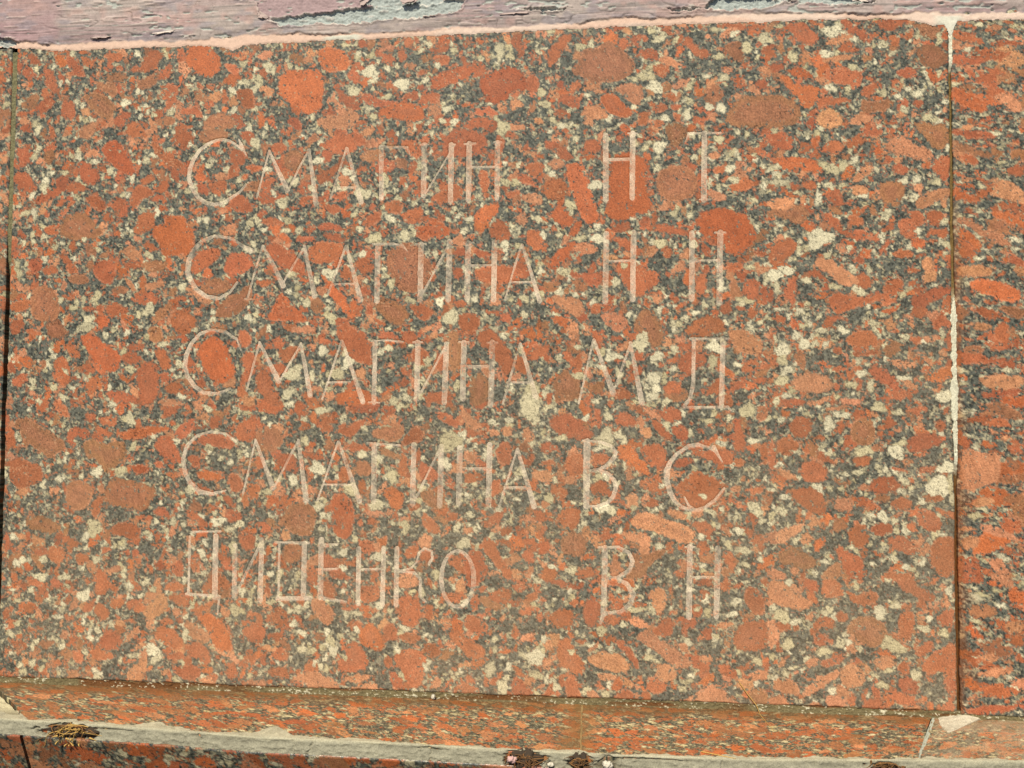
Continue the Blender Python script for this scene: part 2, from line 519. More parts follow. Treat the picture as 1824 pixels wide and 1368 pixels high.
r 828,560 842,555 855,560 862,572 855,577 842,572 831,567
r 837,584 848,580 855,585 850,591 840,591
p 811,586 818,574 828,577 828,589 818,595
b 732,639 739,627 749,621 761,628 767,640 760,652 746,654 736,649
o 701,643 708,636 720,636 722,646 715,651 704,650
r 685,650 696,647 701,657 698,664 689,660
r 725,606 739,594 756,594 758,608 749,621 739,618 732,611
r 694,602 704,596 715,598 718,610 704,612
p 806,624 818,622 835,623 845,632 838,640 825,637 815,630
r 780,626 791,621 796,629 784,634
r 808,631 820,630 818,636 808,639
r 886,517 899,517 913,523 930,520 946,523 943,535 926,540 913,533 899,527
r 848,474 865,469 879,472 882,482 872,489 859,484
p 831,498 840,491 845,502 840,507 833,505
r 946,496 956,499 958,519 946,526 940,513
r 943,484 951,482 951,497 943,499
b 970,468 983,468 983,485 971,485
r 973,516 983,509 983,538 975,533
r 953,614 959,611 969,622 963,626 956,621
r 892,610 909,607 919,615 916,625 902,622
b 857,452 865,445 886,445 889,455 879,464 865,460
r 797,459 800,445 824,452 821,459 807,459
b 724,459 728,445 755,445 756,459 742,462 728,463
r 690,536 697,529 693,522 700,525 699,539 692,546
p 697,550 711,548 725,551 725,560 711,563 700,558
r 704,539 721,534 728,539 714,543
r 707,518 718,511 730,520 721,525 711,525
r 718,570 728,563 742,572 739,582 728,582
b 702,589 714,586 721,591 711,595
o 801,595 811,593 814,600 804,603
r 769,448 783,445 787,452 776,454
r 762,459 769,455 769,473 763,473
p 673,668 687,674 687,683 673,683
r 708,677 718,663 729,670 729,682 708,682
r 750,673 763,666 780,669 780,677 756,680
b 818,647 835,650 855,642 865,643 842,661 832,679 811,680 821,664
b 929,660 942,665 936,674 927,672
r 872,534 886,530 899,535 886,541 872,542
r 920,458 930,453 943,453 943,467 930,468
p 862,594 879,595 889,602 879,607 865,601
p 879,622 896,622 896,629
r 959,567 979,565 979,572 963,574
r 869,670 879,666 886,673 876,678
r 1009,488 1020,480 1033,481 1037,492 1030,504 1020,507 1010,497
r 999,460 1014,458 1029,459 1024,468 1007,468 999,465
p 1029,463 1047,458 1060,454 1053,461 1037,468
p 1067,458 1080,456 1093,461 1086,466 1073,463
p 1047,471 1066,466 1080,466 1076,469 1057,473
b 1079,505 1083,485 1092,481 1104,481 1109,494 1110,508 1099,515 1086,511
r 994,509 1004,504 1017,509 1023,515 1013,524 1003,527 995,519
r 1025,537 1033,532 1046,535 1054,544 1053,555 1040,559 1025,556 1020,547
p 992,543 1000,543 1013,549 1020,556 1007,556
r 1010,570 1023,563 1036,566 1049,572 1051,586 1049,597 1036,596 1023,586 1013,578
p 1062,582 1069,575 1082,575 1082,594 1072,592 1061,591
r 1085,578 1092,575 1105,580 1116,588 1111,591 1095,588 1087,585
r 1102,558 1115,551 1131,551 1137,563 1131,571 1114,570 1101,567
r 1127,578 1140,573 1153,581 1146,591 1134,589 1127,585
b 1108,575 1118,571 1127,576 1124,581 1111,580
r 1144,511 1154,501 1167,497 1183,501 1186,511 1173,516 1157,522 1146,519
r 1082,528 1095,526 1107,528 1102,535 1092,540 1084,537
r 1154,594 1166,587 1178,595 1185,605 1181,615 1172,615 1159,607
r 1177,587 1188,589 1202,595 1201,600 1185,597
r 1172,630 1181,620 1200,620 1202,643 1202,662 1187,671 1175,660 1170,647
r 1120,628 1130,619 1146,624 1159,635 1152,645 1140,639 1127,636
r 1060,636 1068,632 1075,642 1088,645 1096,652 1094,673 1078,674 1071,659 1065,646
b 1045,669 1055,659 1068,652 1070,665 1062,674 1045,674
r 1077,615 1091,605 1101,615 1099,632 1088,638 1078,629
r 1103,613 1111,606 1127,606 1130,616 1117,621 1106,621
p 990,625 1000,615 1016,610 1029,606 1023,615 1010,625 996,634
b 1057,607 1069,600 1077,609 1072,617 1060,616
p 983,661 999,665 1006,675 983,676
r 984,507 990,507 992,529 990,541 984,541
b 1000,640 1013,635 1026,643 1039,649 1039,660 1022,663 1006,657 993,654
r 1127,444 1145,444 1145,457 1135,461 1129,454
r 1178,484 1186,481 1191,492 1186,497 1180,494
p 1194,490 1199,490 1199,499
r 1063,488 1073,485 1074,495 1066,502
r 1143,608 1153,602 1159,615 1146,614
r 1118,484 1128,481 1135,489 1122,494
r 1154,467 1164,464 1170,472 1161,479 1151,472
r 1117,663 1139,662 1158,672 1123,673
r 1040,519 1050,522 1066,539 1056,535 1043,529
r 1124,540 1137,539 1150,546 1134,544
r 1157,541 1176,537 1186,540 1166,547
r 129,695 135,691 148,691 150,707 143,716 130,717
p 197,736 204,726 215,718 219,711 226,712 230,725 225,736 208,745 197,742
o 272,738 283,734 294,739 309,753 315,765 317,781 303,783 291,773 287,762 280,752 270,743
p 250,755 257,742 272,750 286,762 286,773 273,772 258,763
r 214,757 227,752 239,757 250,771 250,781 236,782 224,773 213,770
r 252,778 265,772 280,775 288,787 288,796 281,801 269,791 254,786
r 141,767 152,757 163,764 171,773 168,784 149,786 139,779
r 126,782 141,777 145,788 158,789 157,797 138,799 128,796
p 176,816 183,806 198,797 204,793 206,802 199,815 201,824 180,824
r 234,805 251,801 270,802 277,805 274,818 259,820 244,815
b 84,790 95,784 103,791 99,800 86,797
r 101,789 110,786 118,796 115,805 103,802
b 92,817 107,811 115,819 100,824
r 121,807 134,806 142,810 138,813 125,812
b 282,695 293,688 308,689 314,703 309,716 294,713 282,707
r 224,704 235,696 247,701 251,708 234,709
r 232,714 245,710 256,717 257,729 242,725 232,719
r 261,733 275,724 290,718 289,729 272,734
p 236,730 247,730 248,740 238,742
r 130,731 139,724 151,734 151,743 142,749 132,740
r 151,722 166,718 172,726 161,734 153,732
r 113,735 122,724 135,720 128,735 117,737
r 174,721 192,719 196,724 185,730 174,734
p 155,748 170,746 174,753 163,755
r 328,758 339,747 354,743 361,753 358,767 343,771 334,764
p 300,727 313,728 313,739 302,737
b 56,778 72,774 78,779 68,787 57,785
r 4,738 20,732 16,747 7,751
r 47,719 60,717 61,728 51,730
r 69,704 81,700 89,707 81,711 70,707
r 73,805 84,797 92,804 80,810
r 307,804 318,793 325,807 322,818 309,816
p 276,818 289,814 296,826 285,826 278,825
p 333,821 348,815 348,826 333,826
r 229,823 234,814 238,822 235,826
r 32,734 43,730 49,737 40,744
p 190,776 205,775 200,781 190,781
r 230,791 247,783 256,792 243,796 232,794
r 172,800 189,794 191,797 176,803
r 150,702 162,700 162,711 154,711
r 528,724 533,708 546,704 557,713 562,728 557,740 546,746 532,738
r 525,783 532,774 550,772 564,775 568,789 565,802 561,820 544,819 538,803 531,793
r 593,753 601,746 614,753 624,761 638,766 642,779 632,786 617,778 607,765
r 613,737 620,727 635,733 645,741 642,754 628,752 617,746
r 365,728 378,724 389,733 387,745 378,751 367,744
b 418,715 427,711 438,718 447,724 447,742 438,746 429,739 420,727
o 485,746 496,740 507,749 511,759 515,773 500,775 486,770 480,758
r 471,743 482,737 487,746 482,753 473,750
r 511,745 523,740 530,748 532,762 520,762 513,756
r 462,771 475,764 486,774 493,784 493,798 476,802 457,803 454,789 464,781
r 481,699 496,693 508,700 505,711 492,718 481,715
r 588,705 599,701 615,701 613,711 599,715 590,710
b 633,704 641,704 655,714 669,713 662,717 645,719 634,712
p 392,812 410,808 418,804 429,804 440,810 454,815 458,827 436,828 414,821
p 465,825 479,821 494,815 503,815 508,825 494,829 469,828
r 519,806 526,800 536,809 540,821 528,821
r 513,783 522,780 525,790 520,797 515,794
r 366,786 377,775 388,777 388,791 377,791
r 350,790 359,785 365,795 355,799
r 363,804 381,798 392,805 392,815 374,812 363,809
r 347,736 354,734 358,757 355,774 348,775
r 604,817 614,809 625,816 639,824 618,826 600,825
p 575,812 582,802 586,809 583,819 576,819
r 564,716 574,716 575,730 566,737
r 427,692 438,688 449,698 452,712 442,714 431,706
r 456,724 471,720 487,718 478,725 464,727
p 348,817 361,816 363,825 349,827
r 617,684 634,680 634,687 627,694 613,691
r 654,696 666,693 673,699 673,710 655,707
r 561,768 575,762 586,771 582,781 568,782
r 583,819 597,822 593,827 583,828
p 501,805 494,812 479,816 461,813 472,806
r 358,760 380,756 384,766 366,767
r 529,755 546,751 562,758 550,765 536,762
r 646,807 660,799 656,810 647,813
r 656,823 674,819 674,829 660,830
r 728,766 733,754 743,750 750,762 757,776 764,785 762,797 750,796 738,790 731,780
p 765,775 777,770 794,768 808,772 818,780 815,791 801,793 784,788 771,784
p 825,750 835,739 849,746 862,755 879,765 892,775 891,783 875,785 862,777 849,764 835,756
p 849,789 855,781 869,780 875,792 869,802 855,801
r 835,803 842,796 855,799 864,807 855,816 842,815
r 760,721 763,707 774,700 782,710 781,727 774,738 764,736
r 717,729 729,720 743,716 750,725 748,738 736,740 726,742
p 815,730 825,723 838,731 842,737 828,738
r 798,756 808,752 822,767 828,777 830,787 825,785 815,770
p 872,827 892,818 906,808 919,800 929,807 939,820 959,827 959,829 912,829
b 959,812 968,805 982,808 982,825 965,827
r 941,750 946,733 962,724 982,727 982,755 965,762 946,761
r 954,692 962,684 972,690 980,705 979,717 969,719 959,709
r 896,679 917,676 917,686 902,685
r 926,680 939,678 937,691 927,691
r 894,707 902,707 906,717 901,724 892,719
r 879,728 889,723 899,729 896,736 886,738 889,748 882,745
r 855,729 865,722 870,735 869,745 859,745 852,739
p 840,692 855,688 862,695 862,708 852,722 845,709
r 907,736 917,735 916,747 909,752 906,744
p 901,771 912,766 919,772 909,776 901,776
p 875,755 886,755 892,766 882,765
r 738,803 750,796 755,806 757,816 764,829 743,829 740,817
p 766,816 777,815 786,829 771,829
r 798,821 811,811 823,814 825,829 801,830
p 805,798 818,799 825,810 811,809
p 777,794 794,795 805,798 798,803 781,800
r 830,817 840,813 844,823 832,827
r 681,723 691,716 708,717 705,723 688,728
p 677,758 691,749 702,747 698,755 684,761
r 691,702 703,697 708,702 701,709 691,708
o 772,692 782,690 784,697 774,699
r 787,725 804,722 806,735 794,737
r 791,713 804,708 811,713 798,718
r 791,683 801,681 808,686 794,688
r 708,681 725,678 743,687 763,683 760,692 743,693 725,688
p 767,765 776,760 781,756 777,765 771,768
r 922,780 932,777 949,789 942,796 929,790
r 945,781 965,776 962,784 949,784
p 959,789 982,782 982,795 965,795
r 673,679 687,682 694,692 687,699 673,696
r 674,802 685,803 692,815 699,811 702,822 688,829 674,826
p 706,825 719,821 723,829 709,831
r 974,675 982,672 982,685 976,682
r 750,755 767,753 760,760
r 743,711 750,704 757,708 750,716
p 983,676 1002,678 1016,695 1035,699 1035,709 1016,711 992,705 983,700
b 1072,734 1081,722 1095,714 1114,721 1123,735 1118,747 1104,754 1086,745
r 1134,725 1137,711 1151,710 1153,720 1148,739 1139,748 1132,739
r 1128,668 1147,668 1160,682 1178,691 1174,698 1156,693 1137,684
r 1047,675 1058,670 1068,679 1072,691 1060,696 1046,694
r 1086,693 1100,685 1112,690 1109,699 1095,705 1086,702
r 1178,714 1187,707 1197,702 1196,725 1185,726 1178,721
r 1150,757 1164,743 1176,747 1169,757 1155,764
r 1178,756 1196,742 1200,753 1198,779 1191,789 1180,775 1168,785 1159,774 1164,764
p 1022,809 1029,799 1048,789 1062,779 1067,786 1053,796 1034,809 1025,814
p 1065,781 1076,772 1090,778 1097,790 1088,800 1071,800 1067,791
p 987,798 997,791 1011,793 1020,804 1018,812 1001,810 989,805
r 1131,793 1141,786 1152,788 1157,802 1150,807 1136,803
r 1118,806 1127,801 1145,807 1156,811 1154,821 1136,819 1122,812
r 1092,816 1104,811 1122,815 1117,827 1099,827 1092,823
p 1106,766 1118,761 1129,765 1127,775 1113,780 1104,773
p 1029,830 1032,818 1041,820 1048,827
r 1044,770 1062,765 1072,760 1072,767 1058,777 1044,777
r 1132,772 1143,767 1148,779 1138,786 1132,779
r 1175,820 1182,813 1186,824 1177,829
p 982,815 1001,812 1010,824 1006,831 982,829
r 1039,720 1053,718 1063,727 1053,734 1042,727
r 1060,713 1072,710 1077,722 1065,724
p 1048,810 1071,812 1076,826 1053,829
r 1074,812 1083,807 1085,816 1078,821
r 1021,673 1040,675 1044,689 1030,690
p 983,729 992,731 997,745 982,763
r 1137,701 1151,698 1146,708 1137,708
r 1182,784 1198,784 1198,803 1188,803
r 1034,742 1049,737 1053,749 1039,754
'''
REDS_RIGHT='''
o 1203,79 1217,85 1233,94 1243,101 1243,111 1233,114 1220,107 1202,98
r 1203,41 1221,44 1240,48 1237,53 1221,56 1203,53
r 1202,132 1220,135 1245,137 1255,144 1239,145 1216,143 1202,138
r 1247,27 1270,26 1286,30 1270,33 1250,33
r 1237,56 1253,60 1266,67 1253,69
r 1208,165 1223,162 1232,171 1229,177 1216,172
r 1227,191 1241,195 1254,203 1248,205 1232,196
p 1249,93 1269,90 1281,104 1284,114 1272,112 1256,100
r 1264,182 1283,175 1283,192 1267,190
r 1204,10 1234,20 1242,31 1228,28 1203,19
p 1205,242 1218,240 1234,251 1253,259 1268,268 1267,275 1253,273 1234,261 1218,250
p 1206,299 1230,296 1246,303 1246,310 1227,311 1206,311
o 1217,320 1230,313 1252,318 1275,325 1278,340 1265,343 1243,335 1224,328
b 1249,345 1281,349 1280,364 1261,357
p 1217,367 1233,365 1245,370 1242,378 1223,373
r 1247,370 1261,365 1264,379 1258,390 1245,387
r 1207,272 1218,267 1231,281 1224,289 1208,286
r 1259,285 1275,286 1285,300 1272,298
p 1229,430 1254,429 1279,430 1279,443 1251,447 1232,440
r 1238,407 1261,409 1276,420 1264,422 1245,415
b 1207,399 1229,392 1238,400 1222,405
p 1207,520 1221,515 1234,523 1251,520 1252,543 1249,553 1233,560 1217,565 1206,563
r 1210,484 1225,477 1244,477 1244,483 1225,485
r 1231,452 1254,449 1279,443 1279,450 1260,454 1238,457
p 1226,606 1242,606 1261,615 1273,622 1267,623 1248,619 1229,613
p 1218,580 1230,573 1242,573 1245,581 1226,586
p 1207,623 1223,619 1229,627 1216,636 1207,633
b 1256,525 1271,530 1274,539 1265,543
r 1259,515 1278,515 1278,523
b 1252,576 1268,569 1277,567 1277,579 1261,579
r 1248,635 1273,635 1257,642
r 1255,735 1275,732 1275,746 1259,745
p 1218,783 1241,773 1259,768 1263,777 1241,782
r 1223,795 1250,789 1272,800 1249,808 1227,802
p 1253,721 1276,716 1275,730 1257,731
b 1210,701 1242,698 1246,712 1219,715
r 1210,751 1228,750 1223,760 1209,760
r 1206,821 1236,815 1272,816 1249,824 1213,828
'''
CREAMS='''154,70,7,7 29,20,5,7 31,95,7,4 34,129,5,5 30,140,5,5 55,162,7,5 73,162,5,4 117,148,5,4 80,138,4,5 94,89,4,4 195,88,5,4 176,89,4,4 317,24,5,5 317,48,9,5 272,157,5,4 295,163,5,4 314,178,5,4 244,191,5,4 203,217,5,7 218,135,5,4 245,128,4,5 19,216,7,5 31,216,5,7 44,182,7,7 334,129,7,9 63,42,4,4 176,149,4,4 483,39,9,9 527,57,11,9 507,73,9,4 464,64,9,7 469,22,5,5 561,5,5,5 658,117,11,9 650,104,5,4 580,106,5,4 595,108,5,5 476,198,11,9 457,168,9,5 507,178,5,7 372,208,7,9 385,221,5,4 380,231,7,4 467,225,4,4 511,229,5,4 488,52,5,4 521,33,4,5 452,3,7,4 350,27,9,5 378,28,5,4 339,45,5,7 354,35,7,4 653,19,7,11 666,25,5,5 594,15,5,4 572,33,4,4 419,116,4,4 409,97,4,4 388,183,5,5 411,189,5,5 418,153,9,5 359,195,5,4 349,164,7,4 596,221,5,4 662,185,7,5 838,56,11,7 848,70,9,9 855,8,9,7 843,-1,5,5 931,62,9,5 926,34,7,5 961,24,7,7 929,99,7,5 912,58,5,4 914,97,5,5 733,117,7,4 703,145,4,4 678,164,5,5 755,15,9,4 890,89,5,4 718,-6,5,4 874,11,5,4 945,6,7,4 979,13,7,7 853,145,9,7 888,108,4,4 775,192,9,7 721,177,5,4 939,175,7,5 944,189,7,5 706,73,7,5 712,88,7,7 744,217,7,7 925,138,7,5 896,160,4,4 877,152,4,4 1063,7,11,9 1061,77,7,5 1081,81,5,5 1088,18,5,5 1125,25,5,5 1015,37,5,9 1176,118,9,5 1187,122,5,4 1163,88,7,4 1055,35,9,4 1140,91,5,4 1059,198,7,5 1045,212,5,9 1020,206,4,4 1161,193,5,5 1098,212,5,4 1086,53,5,5 1183,197,7,4 1075,174,7,7 997,174,5,4 1188,63,4,5 1189,22,5,7 999,193,12,5 1062,177,7,7 1147,107,5,5 994,129,5,4 122,327,7,7 105,331,4,5 95,336,4,5 106,368,11,7 113,357,7,7 147,370,5,4 166,375,5,4 181,351,5,5 196,342,7,7 171,423,7,5 64,405,5,5 12,296,5,9 216,390,7,4 258,372,4,4 32,253,5,4 62,261,4,4 46,248,5,4 103,251,4,4 30,244,4,5 196,276,4,4 36,440,5,7 45,464,4,5 82,425,5,4 239,317,7,5 155,327,4,2 236,416,5,5 189,272,4,4 66,447,5,5 243,459,9,4 9,283,4,5 23,283,4,4 324,266,5,4 33,220,5,5 594,357,9,12 435,300,9,7 385,300,9,5 446,428,11,9 461,414,9,9 389,428,12,11 427,399,5,7 437,448,5,5 384,453,7,9 434,344,5,4 380,231,7,5 395,244,7,4 376,245,7,4 348,243,5,5 479,275,5,5 483,310,4,4 602,442,5,7 513,396,7,4 533,253,7,7 516,231,5,5 474,245,4,4 579,337,7,5 493,256,11,7 415,432,5,7 439,358,7,9 406,338,5,5 356,372,4,5 564,412,7,5 662,269,7,7 516,314,5,7 541,335,7,4 418,309,4,5 737,301,7,7 744,220,5,9 831,389,11,12 855,266,11,5 848,433,11,7 755,431,9,5 898,353,7,4 709,253,4,5 797,407,9,7 852,407,7,7 872,398,5,5 800,314,7,5 810,293,4,4 705,234,5,5 698,447,11,7 921,395,11,7 918,414,7,9 730,248,4,4 755,259,9,4 779,260,11,7 841,336,5,4 855,348,4,7 950,336,4,4 982,312,5,7 877,365,5,4 964,297,7,4 928,321,5,7 891,233,4,5 850,445,5,7 734,326,4,4 754,396,5,4 817,355,5,4 871,374,5,4 896,268,5,5 769,249,4,4 1047,263,18,11 1031,275,7,4 1055,282,5,4 1124,237,7,7 993,307,9,9 1005,301,9,7 1031,313,5,5 995,325,5,9 1026,369,5,4 1027,390,7,7 1039,391,5,5 999,350,9,2 1001,398,9,9 1002,410,5,12 1007,424,7,5 1001,436,11,7 1095,329,7,5 1083,441,9,5 1104,442,5,7 1143,432,9,4 1072,375,7,5 1144,382,7,5 1161,256,5,4 1163,278,4,4 1086,303,5,4 1093,427,7,5 1018,380,7,5 993,386,4,4 1018,287,2,4 1081,277,4,5 1052,393,4,5 1188,378,4,4 1063,322,7,4 1021,352,5,5 127,629,14,11 132,671,9,5 79,565,7,7 178,523,5,7 129,558,9,7 173,487,7,9 56,694,9,7 88,694,9,5 17,644,5,5 280,524,7,4 279,540,4,4 277,474,7,5 235,620,4,7 294,619,9,7 177,704,5,5 315,651,7,9 57,672,7,5 273,611,4,4 328,479,4,4 22,677,5,7 311,628,7,4 255,578,7,7 108,562,4,5 320,531,4,5 148,469,7,4 161,554,12,4 199,696,5,5 47,466,4,5 169,690,4,4 594,514,16,14 608,511,7,11 456,485,7,5 468,575,9,11 424,549,14,7 501,594,11,7 521,559,5,12 393,564,7,7 359,579,7,5 504,659,9,5 604,621,5,7 459,655,7,5 647,489,7,5 613,641,9,7 669,486,5,5 429,475,11,5 513,495,7,2 588,541,11,7 538,622,7,9 407,514,5,7 621,605,5,5 578,680,5,7 429,626,4,4 482,531,9,4 377,683,5,7 511,652,4,5 405,487,4,4 473,637,4,5 695,468,16,20 960,472,9,9 789,507,9,16 785,593,11,7 969,592,9,9 804,504,7,5 764,483,5,4 845,455,9,7 783,519,9,5 928,513,7,4 966,509,7,5 727,561,5,4 906,578,4,4 821,593,4,4 949,618,7,5 936,635,5,5 954,641,9,5 790,481,5,5 882,476,4,5 722,667,5,5 743,670,5,4 697,515,4,5 733,508,7,4 811,510,4,4 906,661,4,4 976,605,5,4 857,565,4,4 913,486,7,5 891,501,4,5 946,601,4,7 916,596,7,4 938,482,5,5 862,462,5,7 1192,539,11,9 1180,562,16,12 1193,560,7,11 1089,545,9,5 1095,521,14,5 1134,521,9,9 1056,488,7,7 1114,468,9,7 1142,556,7,5 1103,597,5,4 1117,598,7,7 1130,603,5,4 1081,635,4,4 1130,648,5,5 1039,668,4,4 1050,654,5,4 1006,454,7,4 994,461,5,5 1138,511,7,5 1163,579,5,4 1198,575,4,5 1185,618,7,2 1117,630,4,4 1144,657,5,4 1162,652,5,4 1133,614,4,4 1190,454,12,7 1138,474,7,4 1065,475,5,4 1076,478,7,5 1015,522,4,2 1016,628,5,5 1055,524,5,5 997,538,5,4 1001,593,5,7 1140,568,5,4 1000,483,5,4 1030,475,4,4 1106,446,4,5 116,717,9,9 82,745,7,5 177,705,5,7 318,730,7,9 211,784,9,9 254,763,5,9 47,806,4,7 120,789,4,5 181,792,7,2 25,725,5,4 47,784,4,5 36,817,7,5 17,770,5,5 26,756,5,5 251,799,5,4 134,812,5,4 209,706,5,5 338,720,5,4 61,812,5,4 329,789,4,4 52,777,4,4 30,808,4,4 647,793,7,9 663,816,9,9 478,729,9,4 408,757,7,5 421,778,5,5 408,776,7,4 444,765,7,7 463,785,5,4 397,745,5,5 531,772,5,5 566,795,4,5 670,790,5,7 534,752,4,4 432,798,4,4 560,702,4,7 576,695,4,4 477,750,4,5 535,805,4,4 440,753,5,4 448,777,7,7 425,793,5,4 505,732,5,4 463,820,4,2 702,777,14,9 709,767,7,7 690,776,7,5 789,820,5,7 728,812,5,7 887,800,7,4 892,793,5,5 705,799,9,5 899,714,4,4 941,718,7,5 747,769,4,5 840,773,5,5 804,693,4,5 891,689,7,4 705,685,5,5 712,757,4,5 784,744,5,7 793,808,5,5 909,702,5,5 921,745,4,4 726,827,9,4 825,716,11,4 787,707,4,5 880,808,4,4 969,774,7,4 946,703,7,5 999,719,10,8 1127,749,13,10 1057,805,8,5 1115,796,8,5 1013,726,5,5 1048,758,10,5 1076,748,5,5 1162,729,10,5 1112,711,8,8 1185,733,8,5 1169,717,5,5 1122,779,5,5 1152,783,5,8 1192,685,5,8 1006,752,8,8 1067,748,5,8 1007,678,5,5 1080,826,10,3'''
DARKS='''33,42,11,9 211,19,11,5 226,1,11,7 288,31,7,7 210,114,7,7 130,105,5,7 287,74,9,5 182,166,9,9 81,164,12,7 229,204,12,9 315,102,5,7 614,70,16,12 541,21,14,11 368,100,11,7 491,121,9,9 517,118,9,7 410,149,11,5 579,174,12,7 530,173,12,7 422,79,9,7 666,230,7,9 607,92,11,5 701,10,16,11 736,25,9,9 778,-4,12,7 803,10,7,9 903,47,14,11 775,116,21,5 807,144,14,7 941,77,14,7 687,128,11,7 947,140,12,9 930,222,14,5 740,56,12,7 867,88,9,5 781,201,5,7 902,10,7,9 1048,13,11,9 1146,39,12,14 1036,71,7,7 1126,65,7,5 1081,133,12,7 1112,116,9,5 1125,186,11,9 1059,181,16,7 1090,32,11,7 1181,98,11,11 178,302,14,9 132,377,14,9 104,310,18,5 46,397,14,11 192,405,7,9 153,441,12,7 261,242,7,11 210,274,9,14 298,379,9,7 53,434,11,7 107,410,7,9 200,438,9,7 63,226,9,7 286,297,11,7 141,360,7,9 151,329,12,5 312,348,5,9 326,367,9,9 157,251,11,7 521,408,16,16 516,374,9,5 570,359,11,9 559,321,9,9 623,403,14,9 586,304,9,18 446,304,5,9 413,295,12,5 379,312,12,9 626,343,12,7 371,370,9,7 649,343,11,7 574,391,7,7 510,439,12,11 459,417,7,14 551,360,7,7 634,258,7,9 862,233,14,7 786,239,12,7 855,285,18,11 871,320,16,11 707,421,18,9 776,332,12,9 838,417,14,9 917,317,7,9 699,345,18,7 723,262,12,7 769,284,12,9 776,363,11,9 893,441,11,9 937,410,11,14 762,386,7,7 947,352,14,5 724,375,5,11 817,248,5,7 1029,328,11,16 1026,297,9,9 1008,283,7,7 1101,240,9,7 1124,295,18,9 1140,302,9,7 1174,318,14,5 1059,407,14,7 1173,373,14,11 1178,397,9,9 1099,349,14,5 1129,414,14,11 1037,415,9,11 1149,343,9,9 1090,359,14,9 1193,437,9,9 1142,234,7,7 191,534,14,9 54,576,9,11 23,536,11,7 159,611,14,9 113,611,11,5 106,637,9,7 161,674,14,5 196,651,9,9 297,540,18,11 279,573,14,5 306,590,11,7 21,477,14,9 98,482,11,9 81,506,5,9 236,479,7,9 66,638,11,7 204,565,11,5 330,595,9,7 244,649,9,9 256,609,12,7 409,507,14,11 360,482,18,4 493,506,12,7 565,534,11,9 443,471,7,9 436,574,12,5 355,607,12,9 431,631,9,9 448,652,9,5 590,637,14,7 637,627,14,7 592,676,9,9 652,685,14,9 515,538,9,7 601,572,9,7 504,563,7,7 364,685,9,9 488,679,9,9 561,474,11,5 745,469,18,7 790,473,18,7 904,479,16,9 819,504,12,9 811,555,12,11 754,518,11,7 777,612,16,9 892,541,21,7 869,568,5,11 722,624,9,9 865,655,12,9 923,635,11,5 683,592,12,9 831,527,5,11 742,573,11,9 854,630,12,4 687,664,11,9 845,508,9,7 913,501,12,7 946,547,14,9 753,659,9,5 973,621,11,9 1013,534,14,9 1074,545,16,9 1062,565,11,9 1102,545,12,9 1088,595,11,9 1185,582,14,7 1110,655,18,7 1165,663,14,9 1011,600,9,7 1192,507,7,9 1042,619,14,7 1176,527,14,5 1150,571,7,9 1139,501,9,7 1124,541,11,5 1154,616,11,5 1193,612,7,7 1006,670,11,5 1057,592,9,7 997,576,14,11 1164,451,11,7 990,492,9,7 1042,646,7,9 67,760,12,11 164,786,14,7 157,813,11,11 191,801,11,5 292,805,9,7 214,816,9,7 334,779,7,9 80,792,7,11 97,732,11,9 193,744,11,4 210,800,12,5 61,802,9,7 296,723,5,9 192,708,9,7 238,746,7,7 321,758,5,7 512,815,9,9 504,787,9,11 577,749,11,9 420,744,11,9 410,790,16,7 617,722,18,5 663,737,11,7 376,814,11,7 457,747,7,9 523,769,7,7 600,784,9,11 656,779,11,7 639,817,9,7 546,694,9,7 517,707,7,9 589,798,11,7 404,825,9,4 659,686,11,9 447,806,11,4 456,698,5,7 722,700,14,11 815,743,14,9 695,740,14,9 916,760,14,11 921,787,12,11 771,790,7,7 801,747,11,5 879,743,9,7 767,806,9,7 899,798,9,5 733,795,7,9 854,816,11,7 837,753,9,5 811,767,9,7 932,696,11,7 955,769,11,7 760,741,9,5 719,746,11,9 838,786,9,7 932,710,9,7 949,813,9,7 832,692,7,5 872,698,7,7 729,712,11,9 1048,782,15,8 1043,808,13,8 1128,713,10,8 1063,736,10,13 1093,759,15,8 1122,827,13,5 1175,803,13,10 1187,749,8,8 1087,816,8,10 1155,776,8,5 1011,743,10,10 1123,687,13,10 1072,703,10,8'''
